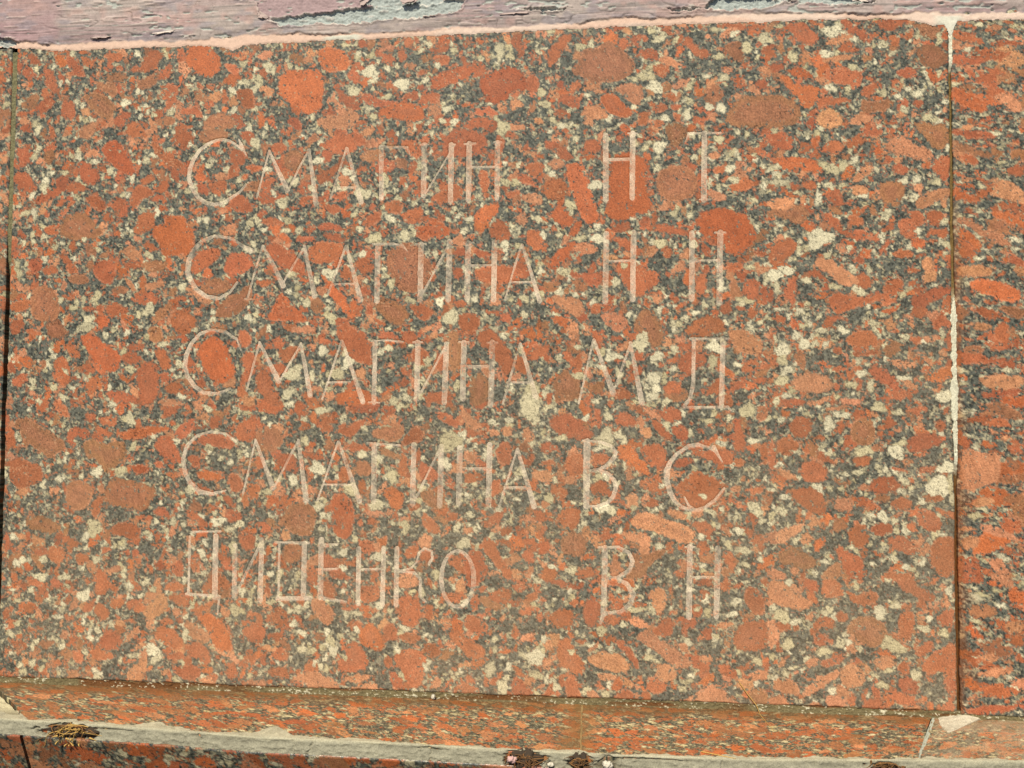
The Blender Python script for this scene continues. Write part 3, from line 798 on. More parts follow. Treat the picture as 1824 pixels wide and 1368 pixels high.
LETTERS='''
1.1 2.9 155.7,61.5 157.6,65.8 | 2.5 1.1 157.6,65.8 160.9,72.2 | 1.4 2.1 158.9,68.9 155.2,66.0 150.7,62.9 145.7,61.2 140.7,61.7 | 2.1 3.2 140.7,61.7 135.1,63.7 129.5,67.6 125.3,73.6 122.8,80.2 | 3.2 2.9 122.8,80.2 122.3,86.3 124.6,93.1 129.0,99.2 134.7,103.0 | 2.9 1.4 134.7,103.0 140.4,104.0 145.3,103.2 151.5,99.7 157.0,96.1 161.0,91.3
1.4 1.4 176.2,69.6 172.6,83.7 168.6,100.0 | 1.8 3.6 176.3,69.6 182.8,83.3 188.8,95.2 | 1.4 1.4 189.8,94.9 196.3,81.2 202.8,69.3 | 2.1 3.6 202.8,69.6 205.6,87.4 208.0,104.3
1.4 1.4 227.6,68.7 217.7,101.3 | 1.8 3.6 228.0,69.1 237.7,104.2 | 1.4 1.4 221.7,94.5 235.4,94.4
3.2 3.2 250.4,68.9 250.9,101.9 | 1.4 1.4 249.7,68.5 267.6,69.3 | 1.8 0.7 267.3,69.3 269.5,74.8
3.6 3.6 278.5,68.1 278.2,100.6 | 1.1 1.1 279.3,99.9 298.1,68.2 | 3.6 3.6 295.9,68.5 295.6,104.5 | 1.1 1.1 276.0,67.7 281.1,67.8
3.6 3.6 307.4,68.1 307.1,104.0 | 3.6 3.2 325.4,67.8 325.3,103.3 | 1.4 1.4 308.3,82.8 324.8,83.2 | 1.1 1.1 304.2,68.0 311.4,67.8 | 1.1 1.1 323.2,67.4 327.9,67.5
3.6 3.6 393.5,64.8 393.7,105.2 | 3.6 3.6 410.3,63.8 410.0,104.4 | 2.1 2.1 395.3,80.1 408.5,80.0 | 1.1 1.1 407.5,63.7 413.0,63.9
3.6 3.6 454.3,64.9 453.9,106.3 | 1.4 1.4 444.4,64.7 464.2,64.8 | 1.8 0.7 444.8,64.7 442.7,69.9 | 1.1 1.1 451.2,106.2 458.0,106.3
3.6 1.4 165.6,134.6 160.8,132.2 157.0,129.9 | 1.4 1.8 158.9,130.4 151.3,126.1 140.8,124.6 | 1.8 3.6 140.8,124.6 132.3,127.7 126.8,133.6 123.6,140.5 | 3.6 2.9 123.6,140.5 122.8,148.3 125.8,154.8 129.3,159.8 136.0,164.2 | 2.9 1.4 136.0,164.2 144.6,165.4 152.0,161.4 156.6,155.0
1.4 1.4 172.9,132.4 168.6,146.9 163.8,165.1 | 1.8 3.6 173.2,131.6 180.2,143.4 187.2,157.7 | 1.4 1.4 186.0,157.6 201.2,132.0 | 2.1 3.6 200.8,132.0 208.1,164.3 | 1.1 1.1 161.9,165.8 166.4,165.9
1.4 1.4 228.2,132.3 216.9,163.3 | 1.8 3.6 228.6,132.3 238.3,167.1 | 1.1 1.1 220.5,156.8 235.5,156.6
3.6 3.6 249.1,132.2 248.9,167.9 | 1.4 1.4 245.8,131.1 258.9,131.3 265.1,132.5 | 1.8 0.7 264.8,132.1 268.4,136.1
3.6 3.6 277.1,131.9 276.8,167.0 | 1.4 1.4 277.1,165.9 295.5,131.0 | 3.6 3.6 295.5,130.3 294.8,167.4 | 1.1 1.1 273.8,131.5 280.0,131.6
3.6 3.6 307.3,131.6 306.9,166.5 | 3.6 3.6 324.1,131.4 323.7,167.6 | 1.8 1.4 308.5,145.8 323.2,145.6 | 1.1 1.1 304.5,131.2 310.9,131.2
1.4 1.4 341.2,133.1 336.7,147.2 331.1,167.0 | 1.8 3.2 341.5,133.1 347.3,150.8 352.7,168.5 | 1.1 1.1 334.9,156.4 347.0,156.5
3.6 3.6 394.1,126.7 393.5,169.2 | 3.6 3.6 411.0,126.2 410.4,167.9 | 1.4 1.4 395.5,143.9 409.4,143.7 | 1.1 1.1 407.9,126.2 414.2,126.3
3.6 3.6 446.7,127.1 446.4,167.8 | 3.6 3.6 463.8,127.0 463.0,170.0 | 1.4 1.4 448.1,144.2 462.4,144.0 | 1.1 1.1 460.4,126.9 466.8,127.0
1.1 1.1 159.9,199.2 156.9,191.5 | 1.4 1.8 157.4,192.4 148.8,186.7 139.3,185.8 | 1.8 3.2 139.3,185.8 131.8,188.7 126.3,195.0 123.2,202.3 | 3.2 2.9 123.2,202.3 122.4,209.6 124.4,216.0 129.3,222.5 | 2.9 1.4 129.3,222.5 135.5,226.7 145.0,227.0 153.3,223.9
1.4 1.4 172.2,194.2 164.2,224.9 | 1.8 3.6 172.2,194.2 185.3,218.8 | 1.4 1.4 186.1,218.8 199.7,195.0 | 2.1 3.6 199.7,195.0 206.2,227.7
1.4 1.4 226.2,193.2 214.3,230.2 | 1.8 3.6 226.6,193.2 240.7,231.8 | 1.1 1.1 217.1,219.8 232.5,219.4
3.2 3.2 248.1,194.0 247.9,232.5 | 1.1 1.1 245.9,193.3 256.1,192.9 266.3,194.0 | 1.1 1.1 244.3,232.2 251.6,232.5
3.6 3.6 275.7,194.4 275.4,229.9 | 1.4 1.4 276.4,229.2 294.0,195.5 | 3.6 3.6 294.0,195.5 293.0,231.9 | 1.1 1.1 272.4,194.1 278.5,194.1
3.6 3.6 305.1,194.5 304.7,229.8 | 3.6 3.6 323.2,194.5 322.5,233.6 | 2.1 1.8 306.3,209.7 322.3,209.3 | 1.1 1.1 301.8,194.1 308.3,194.1 | 1.1 1.1 320.0,194.5 326.4,194.5
1.4 1.4 340.5,195.2 330.2,232.5 | 1.8 3.6 340.9,195.2 350.6,228.2 | 1.4 1.4 332.9,219.5 347.4,219.5
1.4 1.4 386.3,192.9 377.4,232.3 | 1.8 3.9 386.6,192.9 398.5,225.6 | 1.4 1.4 398.8,224.9 409.4,194.7 | 2.1 3.6 409.1,194.7 416.0,231.4
2.5 2.5 447.7,193.4 447.3,220.9 | 2.5 2.1 447.3,220.2 445.6,228.5 441.9,233.7 | 3.2 3.2 465.3,192.7 464.2,233.9 | 1.4 1.4 445.3,192.3 468.6,192.4 | 1.4 1.8 441.9,234.4 468.2,234.2 | 1.8 1.1 467.9,234.2 470.2,236.3
1.1 1.4 158.1,257.7 151.0,252.9 140.7,251.5 | 1.4 2.9 140.7,251.5 131.8,254.3 124.9,261.1 122.6,269.7 | 2.9 3.2 122.6,269.7 124.1,278.3 127.4,284.4 133.9,290.2 | 3.2 1.1 133.9,290.2 142.9,291.5 151.7,289.3
1.4 1.4 170.8,256.6 163.3,290.7 | 1.8 3.6 170.8,256.9 182.9,286.9 | 1.4 1.4 183.7,286.9 199.0,256.7 | 2.1 3.9 199.0,256.7 204.8,294.7
1.4 1.4 225.0,257.5 212.1,295.0 | 1.8 3.6 225.4,257.5 239.4,294.6 | 1.1 1.1 216.3,284.6 236.4,284.4
3.6 3.6 248.7,259.5 248.5,294.4 | 1.4 1.4 244.3,258.1 257.0,259.0 264.9,259.3
3.6 3.6 273.9,258.9 273.6,295.8 | 1.4 1.4 274.7,294.4 291.1,259.8 | 3.6 3.6 291.5,259.8 290.8,296.6
3.6 3.6 303.2,260.7 302.8,295.0 | 3.6 3.6 322.0,258.4 321.6,295.0 | 1.4 1.4 304.4,273.3 321.4,273.1
1.4 1.4 339.2,261.1 328.3,296.7 | 2.1 3.6 339.6,261.1 350.0,296.3 | 1.4 1.4 331.3,284.8 346.0,284.6
4.3 3.9 382.7,256.1 382.2,295.5 | 1.1 1.4 379.9,255.2 390.1,255.9 | 1.8 2.5 390.1,255.9 397.5,258.5 400.4,262.5 399.5,265.3 | 2.5 1.8 399.5,265.3 394.7,270.7 389.6,273.3 384.5,273.8 | 1.8 2.9 389.6,273.8 395.3,275.3 399.5,279.7 400.4,284.0 | 2.9 1.4 400.4,284.0 398.7,289.6 394.8,293.6 389.1,295.7 382.3,295.5
2.9 1.1 459.5,258.8 464.5,267.3 | 1.1 2.5 461.7,262.4 456.8,259.1 450.1,257.2 | 2.5 2.1 450.1,257.2 444.6,258.1 438.0,262.4 | 2.1 3.9 438.0,262.4 433.4,268.0 431.3,273.4 | 3.9 2.9 431.3,273.4 431.3,279.0 433.0,285.7 435.8,291.3 | 2.5 1.8 435.8,291.3 440.1,295.2 445.6,297.0 450.1,296.8 | 2.1 1.1 450.1,296.8 454.5,295.0 460.0,290.9 465.8,283.3 | 1.4 1.8 442.0,289.3 444.5,294.3 447.8,296.8
1.8 1.8 128.4,318.9 128.2,355.3 | 3.6 3.9 145.7,318.5 145.8,357.0 | 1.4 1.4 129.9,316.0 148.6,315.3 | 1.8 1.8 126.7,355.7 149.1,356.6 | 1.8 1.1 148.7,356.6 147.9,367.9
3.2 3.2 158.5,324.3 158.8,356.3 | 1.8 1.8 160.2,354.1 176.2,321.1 | 3.2 3.6 176.2,320.4 175.8,358.0
1.8 1.8 187.7,322.3 187.9,352.7 | 3.6 3.6 204.2,322.0 204.0,354.5 | 1.4 1.8 185.1,321.7 207.1,321.6 | 2.9 2.9 188.3,357.0 208.4,356.1 | 1.4 1.4 187.9,352.7 186.5,357.7
3.6 3.6 215.1,319.3 215.0,355.6 | 2.9 1.1 214.4,323.2 226.0,321.9 | 1.4 1.4 216.1,338.0 225.6,337.4 | 2.1 1.4 216.4,355.9 231.7,357.9
3.2 3.2 239.5,324.5 239.3,358.8 | 3.2 3.2 255.4,324.1 255.1,359.1 | 1.4 1.4 240.8,337.4 254.5,336.8
3.2 3.2 264.0,324.0 263.7,358.8 | 1.4 1.4 264.5,338.3 273.1,336.0 276.9,331.7 277.6,326.8 | 1.4 1.8 277.6,326.8 281.5,323.3 286.1,325.3 286.5,329.8 284.4,332.9 | 1.4 2.1 265.6,338.2 275.2,338.7 279.2,342.8 278.9,349.8 | 2.1 1.1 278.9,349.8 279.7,353.9 282.9,356.6
1.8 3.2 300.7,324.9 303.2,324.6 305.7,325.4 308.0,327.2 310.0,330.0 311.5,333.4 312.5,337.4 312.8,341.7 | 3.2 2.1 312.8,341.7 312.6,345.9 311.7,350.0 310.2,353.5 308.3,356.3 306.0,358.2 303.5,359.1 301.0,359.0 | 2.1 2.9 301.0,359.0 299.0,358.1 297.2,356.6 295.6,354.5 294.2,351.9 293.2,348.9 292.6,345.6 292.3,342.1 | 2.9 1.8 292.3,342.1 292.5,338.7 293.1,335.4 294.0,332.3 295.3,329.7 296.9,327.5 298.7,325.8 300.7,324.9
3.6 3.6 393.9,321.0 393.5,342.5 393.0,361.0 | 2.9 1.1 393.0,361.0 391.0,366.9 | 1.4 1.8 389.9,320.5 402.5,320.3 | 1.8 2.9 402.5,320.5 408.3,323.4 410.7,328.8 | 2.9 1.4 410.7,328.8 408.6,334.3 401.3,338.9 394.4,339.2 | 1.8 3.6 400.8,339.2 407.1,342.4 410.8,348.4 | 3.6 1.4 410.8,348.4 409.2,354.8 403.7,359.3 395.0,360.4
3.6 3.6 445.2,319.2 444.5,361.5 | 3.6 3.6 461.9,319.9 460.9,360.7 | 1.4 1.4 446.5,337.5 460.6,337.1 | 1.1 1.1 442.2,319.3 447.9,319.2
'''
# ---------------------------------------------------------------- granite crystal field (numpy)
def up(g, ny, nx):
    """smooth up-sampling of a small random grid to ny x nx"""
    gy = np.linspace(0, g.shape[0]-1.001, ny); gx = np.linspace(0, g.shape[1]-1.001, nx)
    y0 = gy.astype(int); x0 = gx.astype(int); fy = gy-y0; fx = gx-x0
    fy = fy*fy*(3-2*fy); fx = fx*fx*(3-2*fx)
    a = g[y0]*(1-fy)[:, None]+g[y0+1]*fy[:, None]
    return (a[:, x0]*(1-fx)+a[:, x0+1]*fx).astype(np.float32)
def noise(rng, ny, nx, sy, sx=None):
    sx = sx or sy
    return up(rng.random((int(ny/sy)+3, int(nx/sx)+3))*2-1, ny, nx)
def smooth(a, b, x):
    t = np.clip((x-a)/(b-a), 0, 1); return t*t*(3-2*t)
def lin(r, g, b): return np.array([((v/255+.055)/1.055)**2.4 if v > 10 else v/255/12.92 for v in (r, g, b)], np.float32)
TONE = {'o': (189, 106, 65), 'r': (173, 101, 68), 'b': (160, 109, 77), 'p': (194, 133, 97), 'd': (164, 87, 55)}
def chaikin(p, n=1):
    for _ in range(n):
        q = np.roll(p, -1, 0); p = np.stack([p*.75+q*.25, p*.25+q*.75], 1).reshape(-1, 2)
    return p
def poly_sd(px, py, P):
    d = np.full(px.shape, 1e9, np.float32); ins = np.zeros(px.shape, bool)
    n = len(P)
    for i in range(n):
        x0, y0 = P[i]; x1, y1 = P[(i+1) % n]
        ex, ey = x1-x0, y1-y0; L = ex*ex+ey*ey+1e-9
        t = np.clip(((px-x0)*ex+(py-y0)*ey)/L, 0, 1)
        d = np.minimum(d, (px-x0-t*ex)**2+(py-y0-t*ey)**2)
        c = (y0 > py) != (y1 > py)
        ins ^= c & (px < (x1-x0)*(py-y0)/((y1-y0) if abs(y1-y0) > 1e-9 else 1e-9)+x0)
    d = np.sqrt(d); return np.where(ins, -d, d)
def granite(nx, ny, pitch, seed, reds=(), creams=(), darks=(), aniso=1.0, tilt=0.0, red_cover=.475):
    """nx x ny samples, `pitch` mm apart; reds: (tone, pts mm), creams/darks: (x,y,rx,ry) mm.
    aniso >1 stretches the filler grains along x.  -> float32 (ny, nx, 3) linear colour"""
    rng = np.random.default_rng(seed)
    N = lambda s, sx=None: noise(rng, ny, nx, max(s/pitch, 1), None if sx is None else max(sx/pitch, 1))
    wx = N(3.0)*.9+N(1.2)*.55+N(.6)*.35; wy = N(3.0)*.9+N(1.2)*.55+N(.6)*.35
    def streak(a):            # fine scratches running at an angle
        n = int((nx*nx+ny*ny)**.5)+8; b = noise(rng, n, n, max(.6/pitch, 1), 4.5/pitch)
        jj, ii = np.mgrid[0:ny, 0:nx].astype(np.float32); ii -= nx/2; jj -= ny/2
        u = np.clip(n/2+ii*math.cos(a)+jj*math.sin(a), 0, n-1).astype(int); v = np.clip(n/2-ii*math.sin(a)+jj*math.cos(a), 0, n-1).astype(int)
        return b[v, u]
    fine = [streak(.5), streak(2.2), N(.55), N(.5), streak(1.2)]
    mott = N(7.)*.6+N(3.)*.4; rag = N(.7)*.6+N(1.6)*.6
    vein = N(1.3)*.55+N(.7)*.4+N(3.)*.3-.1
    pits = N(.9)*.55+N(.6)*.35+N(9.)*.4; flk = N(.8)*.6+N(.5)*.3+N(6.)*.35
    col = np.zeros((ny, nx, 3), np.float32); A = np.zeros((ny, nx), np.float32)
    isred = np.zeros((ny, nx), np.float32)
    free = np.ones((ny, nx), bool)
    def win(x0, x1, y0, y1, m=3.0):
        return max(int((x0-m)/pitch), 0), min(int((x1+m)/pitch)+2, nx), max(int((y0-m)/pitch), 0), min(int((y1+m)/pitch)+2, ny)
    def grid(i0, i1, j0, j1, wk=1.):
        x = (np.arange(i0, i1)*pitch)[None, :]+wk*wx[j0:j1, i0:i1]; y = (np.arange(j0, j1)*pitch)[:, None]+wk*wy[j0:j1, i0:i1]
        return x.astype(np.float32), y.astype(np.float32)
    def put(i0, i1, j0, j1, al, c):
        s = np.s_[j0:j1, i0:i1]; k = al*(1-A[s]); col[s] += k[..., None]*c; A[s] += k; return k
    def red(P, tone, holes=.12, wk=.5, grow=-.25, rnd=1):
        P = chaikin(P, rnd); x0, y0 = P.min(0); x1, y1 = P.max(0); i0, i1, j0, j1 = win(x0, x1, y0, y1)
        if i1-i0 < 2 or j1-j0 < 2: return
        gx, gy = grid(i0, i1, j0, j1, wk); s = np.s_[j0:j1, i0:i1]; sd = poly_sd(gx, gy, P)+rag[s]*.65+grow
        al = smooth(.42, -.42, sd); al = al*(1-smooth(.42-.3*holes, .62-.3*holes, vein[s]+.25*smooth(-2., 0, sd)))
        base = lin(*TONE[tone])*(1+np.clip(rng.normal(0, .10), -.2, .2))*(1+rng.normal(0, .03, 3)*[.5, 1, 1])
        f = fine[rng.integers(0, 5)][s]
        m = 1+.16*mott[s]+(.12+(.10 if tone in 'bp' else 0))*f+.17*fine[2][s]+.12*fine[3][s]
        c = base*m[..., None]
        # some cores turn greyer brown, the rims orange
        core = smooth(-1.5, -6., sd)*(.55 if tone == 'b' else rng.choice([0, 0, .25, .4]))
        c = c*(1-core[..., None])+lin(165, 108, 82)*m[..., None]*core[..., None]
        rim = smooth(-1.3, -.2, sd)*smooth(-.2, .4, rag[s])*.62
        pale = rng.random() < .4
        c = c*(1-rim[..., None])+(lin(218, 150, 115) if pale else lin(120, 98, 80))*rim[..., None]
        # dark pits and grains inside the crystal
        pit = smooth(.55, .75, pits[s])*rng.choice([0, .4, .75])
        c = c*(1-pit[..., None])
        fleck = smooth(.50, .75, flk[s])*rng.choice([.15, .3, .6]); c = c*(1-fleck[..., None])+lin(214, 165, 128)*fleck[..., None]
        k = put(i0, i1, j0, j1, al, c); isred[s] += k
    def cream(x, y, rx, ry, ang=0., white=None):
        r = max(rx, ry); i0, i1, j0, j1 = win(x-r, x+r, y-r, y+r)
        if i1-i0 < 2 or j1-j0 < 2: return
        gx, gy = grid(i0, i1, j0, j1); ca, sa = math.cos(ang), math.sin(ang)
        u = ((gx-x)*ca+(gy-y)*sa)/rx; v = (-(gx-x)*sa+(gy-y)*ca)/ry
        th = np.arctan2(v, u); ph = rng.random(3)*6.28
        rr = np.sqrt(u*u+v*v)*(1+.16*np.sin(2*th+ph[0])+.12*np.sin(3*th+ph[1])+.07*np.sin(5*th+ph[2]))
        sd = (rr-1)*min(rx, ry)
        al = smooth(.35, -.35, sd+.35*rag[j0:j1, i0:i1])*(1-.8*smooth(.35, .6, vein[j0:j1, i0:i1]))
        w = rng.random() if white is None else white
        base = lin(194, 180, 140)*(1-w)+lin(224, 213, 182)*w
        s = np.s_[j0:j1, i0:i1]
        c = base*(1+.14*rag[s]+.16*fine[3][s]+rng.normal(0, .07))[..., None]
        crack = smooth(.52, .7, fine[2][s]+.35*fine[0][s])
        c = c*(1-.6*crack[..., None])
        rim = smooth(-.7, 0, sd); c = c*(1-.35*rim[..., None])
        put(i0, i1, j0, j1, al, c)
    dm = np.zeros((ny, nx), bool)
    for (x, y, rx, ry) in darks:
        i0, i1, j0, j1 = win(x-rx, x+rx, y-ry, y+ry, 0)
        if i1-i0 < 2 or j1-j0 < 2: continue
        gx, gy = grid(i0, i1, j0, j1); dm[j0:j1, i0:i1] |= ((gx-x)/rx)**2+((gy-y)/ry)**2 < 1
    for (x, y, rx, ry) in creams: cream(x, y, rx*.92, ry*.92, 0, rng.choice([.2, .5, .9]))
    for tone, P in reds: red(P, tone)
    ct, st = math.cos(tilt), math.sin(tilt)
    def blob(x, y, r, el, ang):
        n = rng.integers(4, 7); th = np.sort(rng.random(n)*.6+np.arange(n))*2*math.pi/n
        rad = r*(1+rng.uniform(-.28, .28, n)); P = np.stack([np.cos(th)*rad*el, np.sin(th)*rad/el], 1)
        c, s = math.cos(ang), math.sin(ang); P = P@np.array([[c, s], [-s, c]])
        P = P*[aniso**.5, aniso**-.5]; P = P@np.array([[ct, st], [-st, ct]]); return P+[x, y]
    area = nx*ny; W, Hh = nx*pitch, ny*pitch
    dens = N(26.)+.6*N(12.)
    def fill(rmin, rmax, target, tries, tones):
        for _ in range(tries):
            x, y = rng.random()*W, rng.random()*Hh; i, j = int(x/pitch), int(y/pitch)
            if A[j, i] > .3 or dm[j, i]: continue
            if rng.random() > .75+.4*dens[j, i]: continue
            r = rmin*(rmax/rmin)**(rng.random()**1.4)
            red(blob(x, y, r, rng.uniform(1, 2.4)**.5, rng.random()*3.14), rng.choice(list(tones)), rng.uniform(.3, 1.), .55, .1, 0)
            if _ % 50 == 0 and isred.mean() > target: break
    n = W*Hh/100.          # per cm2
    big = len(reds) < 100
    if big: fill(6, 11, .30, int(n*.5), 'rrobbp')
    fill(3.2, 6, (.36 if big else .40), int(n*1.6), 'rrrobpp')
    cl = smooth(-.55, .5, N(9.)+.5*N(4.))
    def fillc(rmin, rmax, tries):
        for _ in range(tries):
            x, y = rng.random()*W, rng.random()*Hh; i, j = int(x/pitch), int(y/pitch)
            if A[j, i] > .4 or rng.random() > cl[j, i] or (dm[j, i] and rng.random() < .65): continue
            r = rmin*(rmax/rmin)**(rng.random()**1.6); e = rng.uniform(1, 1.45)**.5
            cream(x, y, r*e*aniso**.5, r/e*aniso**-.5, rng.random()*3.14 if aniso == 1 else tilt)
    fillc(1.3, 2.7, int(n*2.0))
    fill(1.2, 3.0, red_cover, int(n*6), 'rrropb')
    fillc(.5, 1.3, int(n*10))
    # fine dark matrix: biotite / quartz grains
    g = N(1.3)*.5+N(.7)*.5+.35*fine[3]; g2 = N(2.2)*.5+N(.9)*.5
    d0, d1, d2 = lin(48, 52, 49), lin(108, 109, 99), lin(184, 173, 142)
    t = smooth(-.55, .45, g)[..., None]; t2 = (smooth(.18, .5, g2)*.8*(1-.5*dm))[..., None]
    mat = (d0*(1-t)+d1*t)*(1-t2)+d2*t2
    t3 = (smooth(.45, .7, N(1.5)*.6+N(.8)*.5)*.7)[..., None]
    mat = mat*(1-t3)+lin(170, 108, 82)*t3
    wv = N(5.); mat = mat*(1+.12*wv[..., None])
    col += (1-A)[..., None]*mat
    return np.clip(col, 0.004, .95)
def parse(s):
    out = []
    for ln in s.strip().split('\n'):
        p = ln.split(); out.append((p[0], np.array([[float(v)/2 for v in q.split(',')] for q in p[1:]])))
    return out
def parse4(s): return [tuple(float(v)/2 for v in q.split(',')) for q in s.split()]
# ---------------------------------------------------------------- helpers
def link(o, parent=None):
    sc.collection.objects.link(o)
    if parent is not None: o.parent = parent
    return o
def tag(o, label, cat, group=None, kind=None):
    o['label'] = label; o['category'] = cat
    if group: o['group'] = group
    o['kind'] = kind or 'thing'
    return o
def mesh_obj(name, co, quads, mat, parent=None, col=None, smooth=None, tris=None):
    """co (n,3) mm in the wall frame; quads (m,4).  A top-level object sits at its own centre."""
    co = np.asarray(co, np.float64)
    if parent is None:
        org = np.array([co[:, 0].mean(), co[:, 1].mean(), co[:, 2].min()])
    else: org = np.array(parent['org'])
    me = bpy.data.meshes.new(name); n = len(co); quads = np.asarray(quads, np.int32).reshape(-1, 4)
    me.vertices.add(n); me.vertices.foreach_set('co', ((co-org)*MM).astype(np.float32).ravel())
    loops = quads.ravel(); starts = np.arange(0, len(loops), 4, dtype=np.int32)
    if tris is not None and len(tris):
        t = np.asarray(tris, np.int32).reshape(-1, 3)
        starts = np.concatenate([starts, len(loops)+np.arange(0, t.size, 3, dtype=np.int32)]); loops = np.concatenate([loops, t.ravel()])
    me.loops.add(len(loops)); me.loops.foreach_set('vertex_index', loops.astype(np.int32))
    me.polygons.add(len(starts)); me.polygons.foreach_set('loop_start', starts.astype(np.int32))
    sm = np.ones(len(starts), bool) if smooth is None else np.asarray(smooth, bool)
    me.update(calc_edges=True)
    me.polygons.foreach_set('use_smooth', sm)
    if col is not None:
        a = me.color_attributes.new('stone', 'FLOAT_COLOR', 'POINT')
        rgba = np.ones((n, 4), np.float32); rgba[:, :3] = col; a.data.foreach_set('color', rgba.ravel())
    me.materials.append(mat); me.validate(); me.update()
    o = bpy.data.objects.new(name, me)
    if parent is None:
        o.matrix_world = WALL @ Matrix.Translation(Vector(org)*MM); o['org'] = [float(v) for v in org]
    return link(o, parent)
def gridquads(ny, nx, mask=None):
    idx = np.arange(ny*nx).reshape(ny, nx)
    q = np.stack([idx[:-1, :-1], idx[1:, :-1], idx[1:, 1:], idx[:-1, 1:]], -1)
    return q[mask] if mask is not None else q.reshape(-1, 4)
def slab(name, X, Y, Z, C, mat, back, parent=None):
    """a height-field face (ny,nx arrays, mm) with sides running back by the vector `back`, and a back face"""
    ny, nx = X.shape; P = np.stack([X, Y, Z], -1).reshape(-1, 3); C = C.reshape(-1, 3)
    idx = np.arange(ny*nx).reshape(ny, nx)
    ring = np.concatenate([idx[0, :-1], idx[:-1, -1], idx[-1, :0:-1], idx[:0:-1, 0]])
    k = len(ring); n = ny*nx
    co = np.concatenate([P, P[ring], P[ring]+np.asarray(back)]); cc = np.concatenate([C, C[ring]*.9, C[ring]*.9])
    a = n+np.arange(k); b = n+(np.arange(k)+1) % k
    side = np.stack([a, b, b+k, a+k], -1)
    c0, c1, c2, c3 = 0, nx-1, nx-1+ny-1, 2*(nx-1)+ny-1
    backq = np.array([[n+k+c0, n+k+c1, n+k+c2, n+k+c3]])
    q = np.concatenate([gridquads(ny, nx), side, backq])
    sm = np.ones(len(q), bool); sm[(ny-1)*(nx-1):] = False
    return mesh_obj(name, co, q, mat, parent, cc, sm)
def mat_new(name):
    m = bpy.data.materials.new(name); m.use_nodes = True; nt = m.node_tree
    return m, nt, nt.nodes, nt.links, nt.nodes['Principled BSDF']
def add_bump(nt, b, scale, strength, dist=.0006, detail=4.):
    tc = nt.nodes.new('ShaderNodeTexCoord'); n = nt.nodes.new('ShaderNodeTexNoise'); n.inputs['Scale'].default_value = scale; n.inputs['Detail'].default_value = detail
    bp = nt.nodes.new('ShaderNodeBump'); bp.inputs['Strength'].default_value = strength; bp.inputs['Distance'].default_value = dist
    nt.links.new(tc.outputs['Object'], n.inputs['Vector']); nt.links.new(n.outputs['Fac'], bp.inputs['Height']); nt.links.new(bp.outputs['Normal'], b.inputs['Normal'])
    return tc, n
def stone_mat(name, rough, gain=1.0, frost=None, bump=.25, spec=.5, grain=.28):
    m, nt, nd, lk, b = mat_new(name)
    at = nd.new('ShaderNodeVertexColor'); at.layer_name = 'stone'
    tc, n = add_bump(nt, b, 900., bump, .0004)
    # fine crystal grain on the recorded stone colours
    g = nd.new('ShaderNodeTexNoise'); g.inputs['Scale'].default_value = 1500; g.inputs['Detail'].default_value = 3; lk.new(tc.outputs['Object'], g.inputs['Vector'])
    mr = nd.new('ShaderNodeMapRange'); mr.inputs[1].default_value = .3; mr.inputs[2].default_value = .7; mr.inputs[3].default_value = (1-grain)*gain; mr.inputs[4].default_value = (1+grain)*gain
    lk.new(g.outputs['Fac'], mr.inputs[0])
    mul = nd.new('ShaderNodeVectorMath'); mul.operation = 'SCALE'; lk.new(at.outputs['Color'], mul.inputs[0]); lk.new(mr.outputs[0], mul.inputs['Scale'])
    out = mul.outputs[0]
    if frost:
        f, c = frost
        mx = nd.new('ShaderNodeMix'); mx.data_type = 'RGBA'; lk.new(out, mx.inputs['A']); mx.inputs['B'].default_value = (*c, 1)
        r2 = nd.new('ShaderNodeMapRange'); r2.inputs[1].default_value = .35; r2.inputs[2].default_value = .65; r2.inputs[3].default_value = f-.14; r2.inputs[4].default_value = f+.14
        lk.new(g.outputs['Fac'], r2.inputs[0]); lk.new(r2.outputs[0], mx.inputs['Factor']); out = mx.outputs['Result']
    lk.new(out, b.inputs['Base Color'])
    rr = nd.new('ShaderNodeMapRange'); rr.inputs[3].default_value = rough-.07; rr.inputs[4].default_value = rough+.09; lk.new(n.outputs['Fac'], rr.inputs[0]); lk.new(rr.outputs[0], b.inputs['Roughness'])
    b.inputs['Specular IOR Level'].default_value = spec
    return m
GAIN = .74
M_GRANITE = stone_mat('worn_granite', .52, GAIN, spec=.2)
M_LETTER = stone_mat('frosted_cut_granite', .85, GAIN, bump=.6, spec=.3, grain=.3)
M_LEDGE = stone_mat('polished_ledge_granite', .40, GAIN*1.06, spec=.35)
M_LOWER = stone_mat('lower_granite', .25, GAIN*.8)
M_PAINT = stone_mat('weathered_paint', .75, GAIN, bump=.3, spec=.25, grain=.08)
M_CEMENT = stone_mat('cement', .95, GAIN, bump=.8, spec=.15, grain=.22)
rngs = np.random.default_rng
# ---------------------------------------------------------------- engraved slab
p = .52
SX0, SX1, SZ0, SZ1 = 0., 600., 7., -412.5
nx, ny = int((SX1-SX0)/p)+1, int((SZ0-SZ1)/p)+1
reds = [(t, P+[0, SZ0]) for t, P in parse(REDS)]
off4 = lambda L: [(a, b+SZ0, c, d) for a, b, c, d in L]
C = granite(nx, ny, p, 7, reds, off4(parse4(CREAMS)), off4(parse4(DARKS)))
X, Z = np.meshgrid(SX0+np.arange(nx)*p, SZ0-np.arange(ny)*p)
rng = rngs(3)
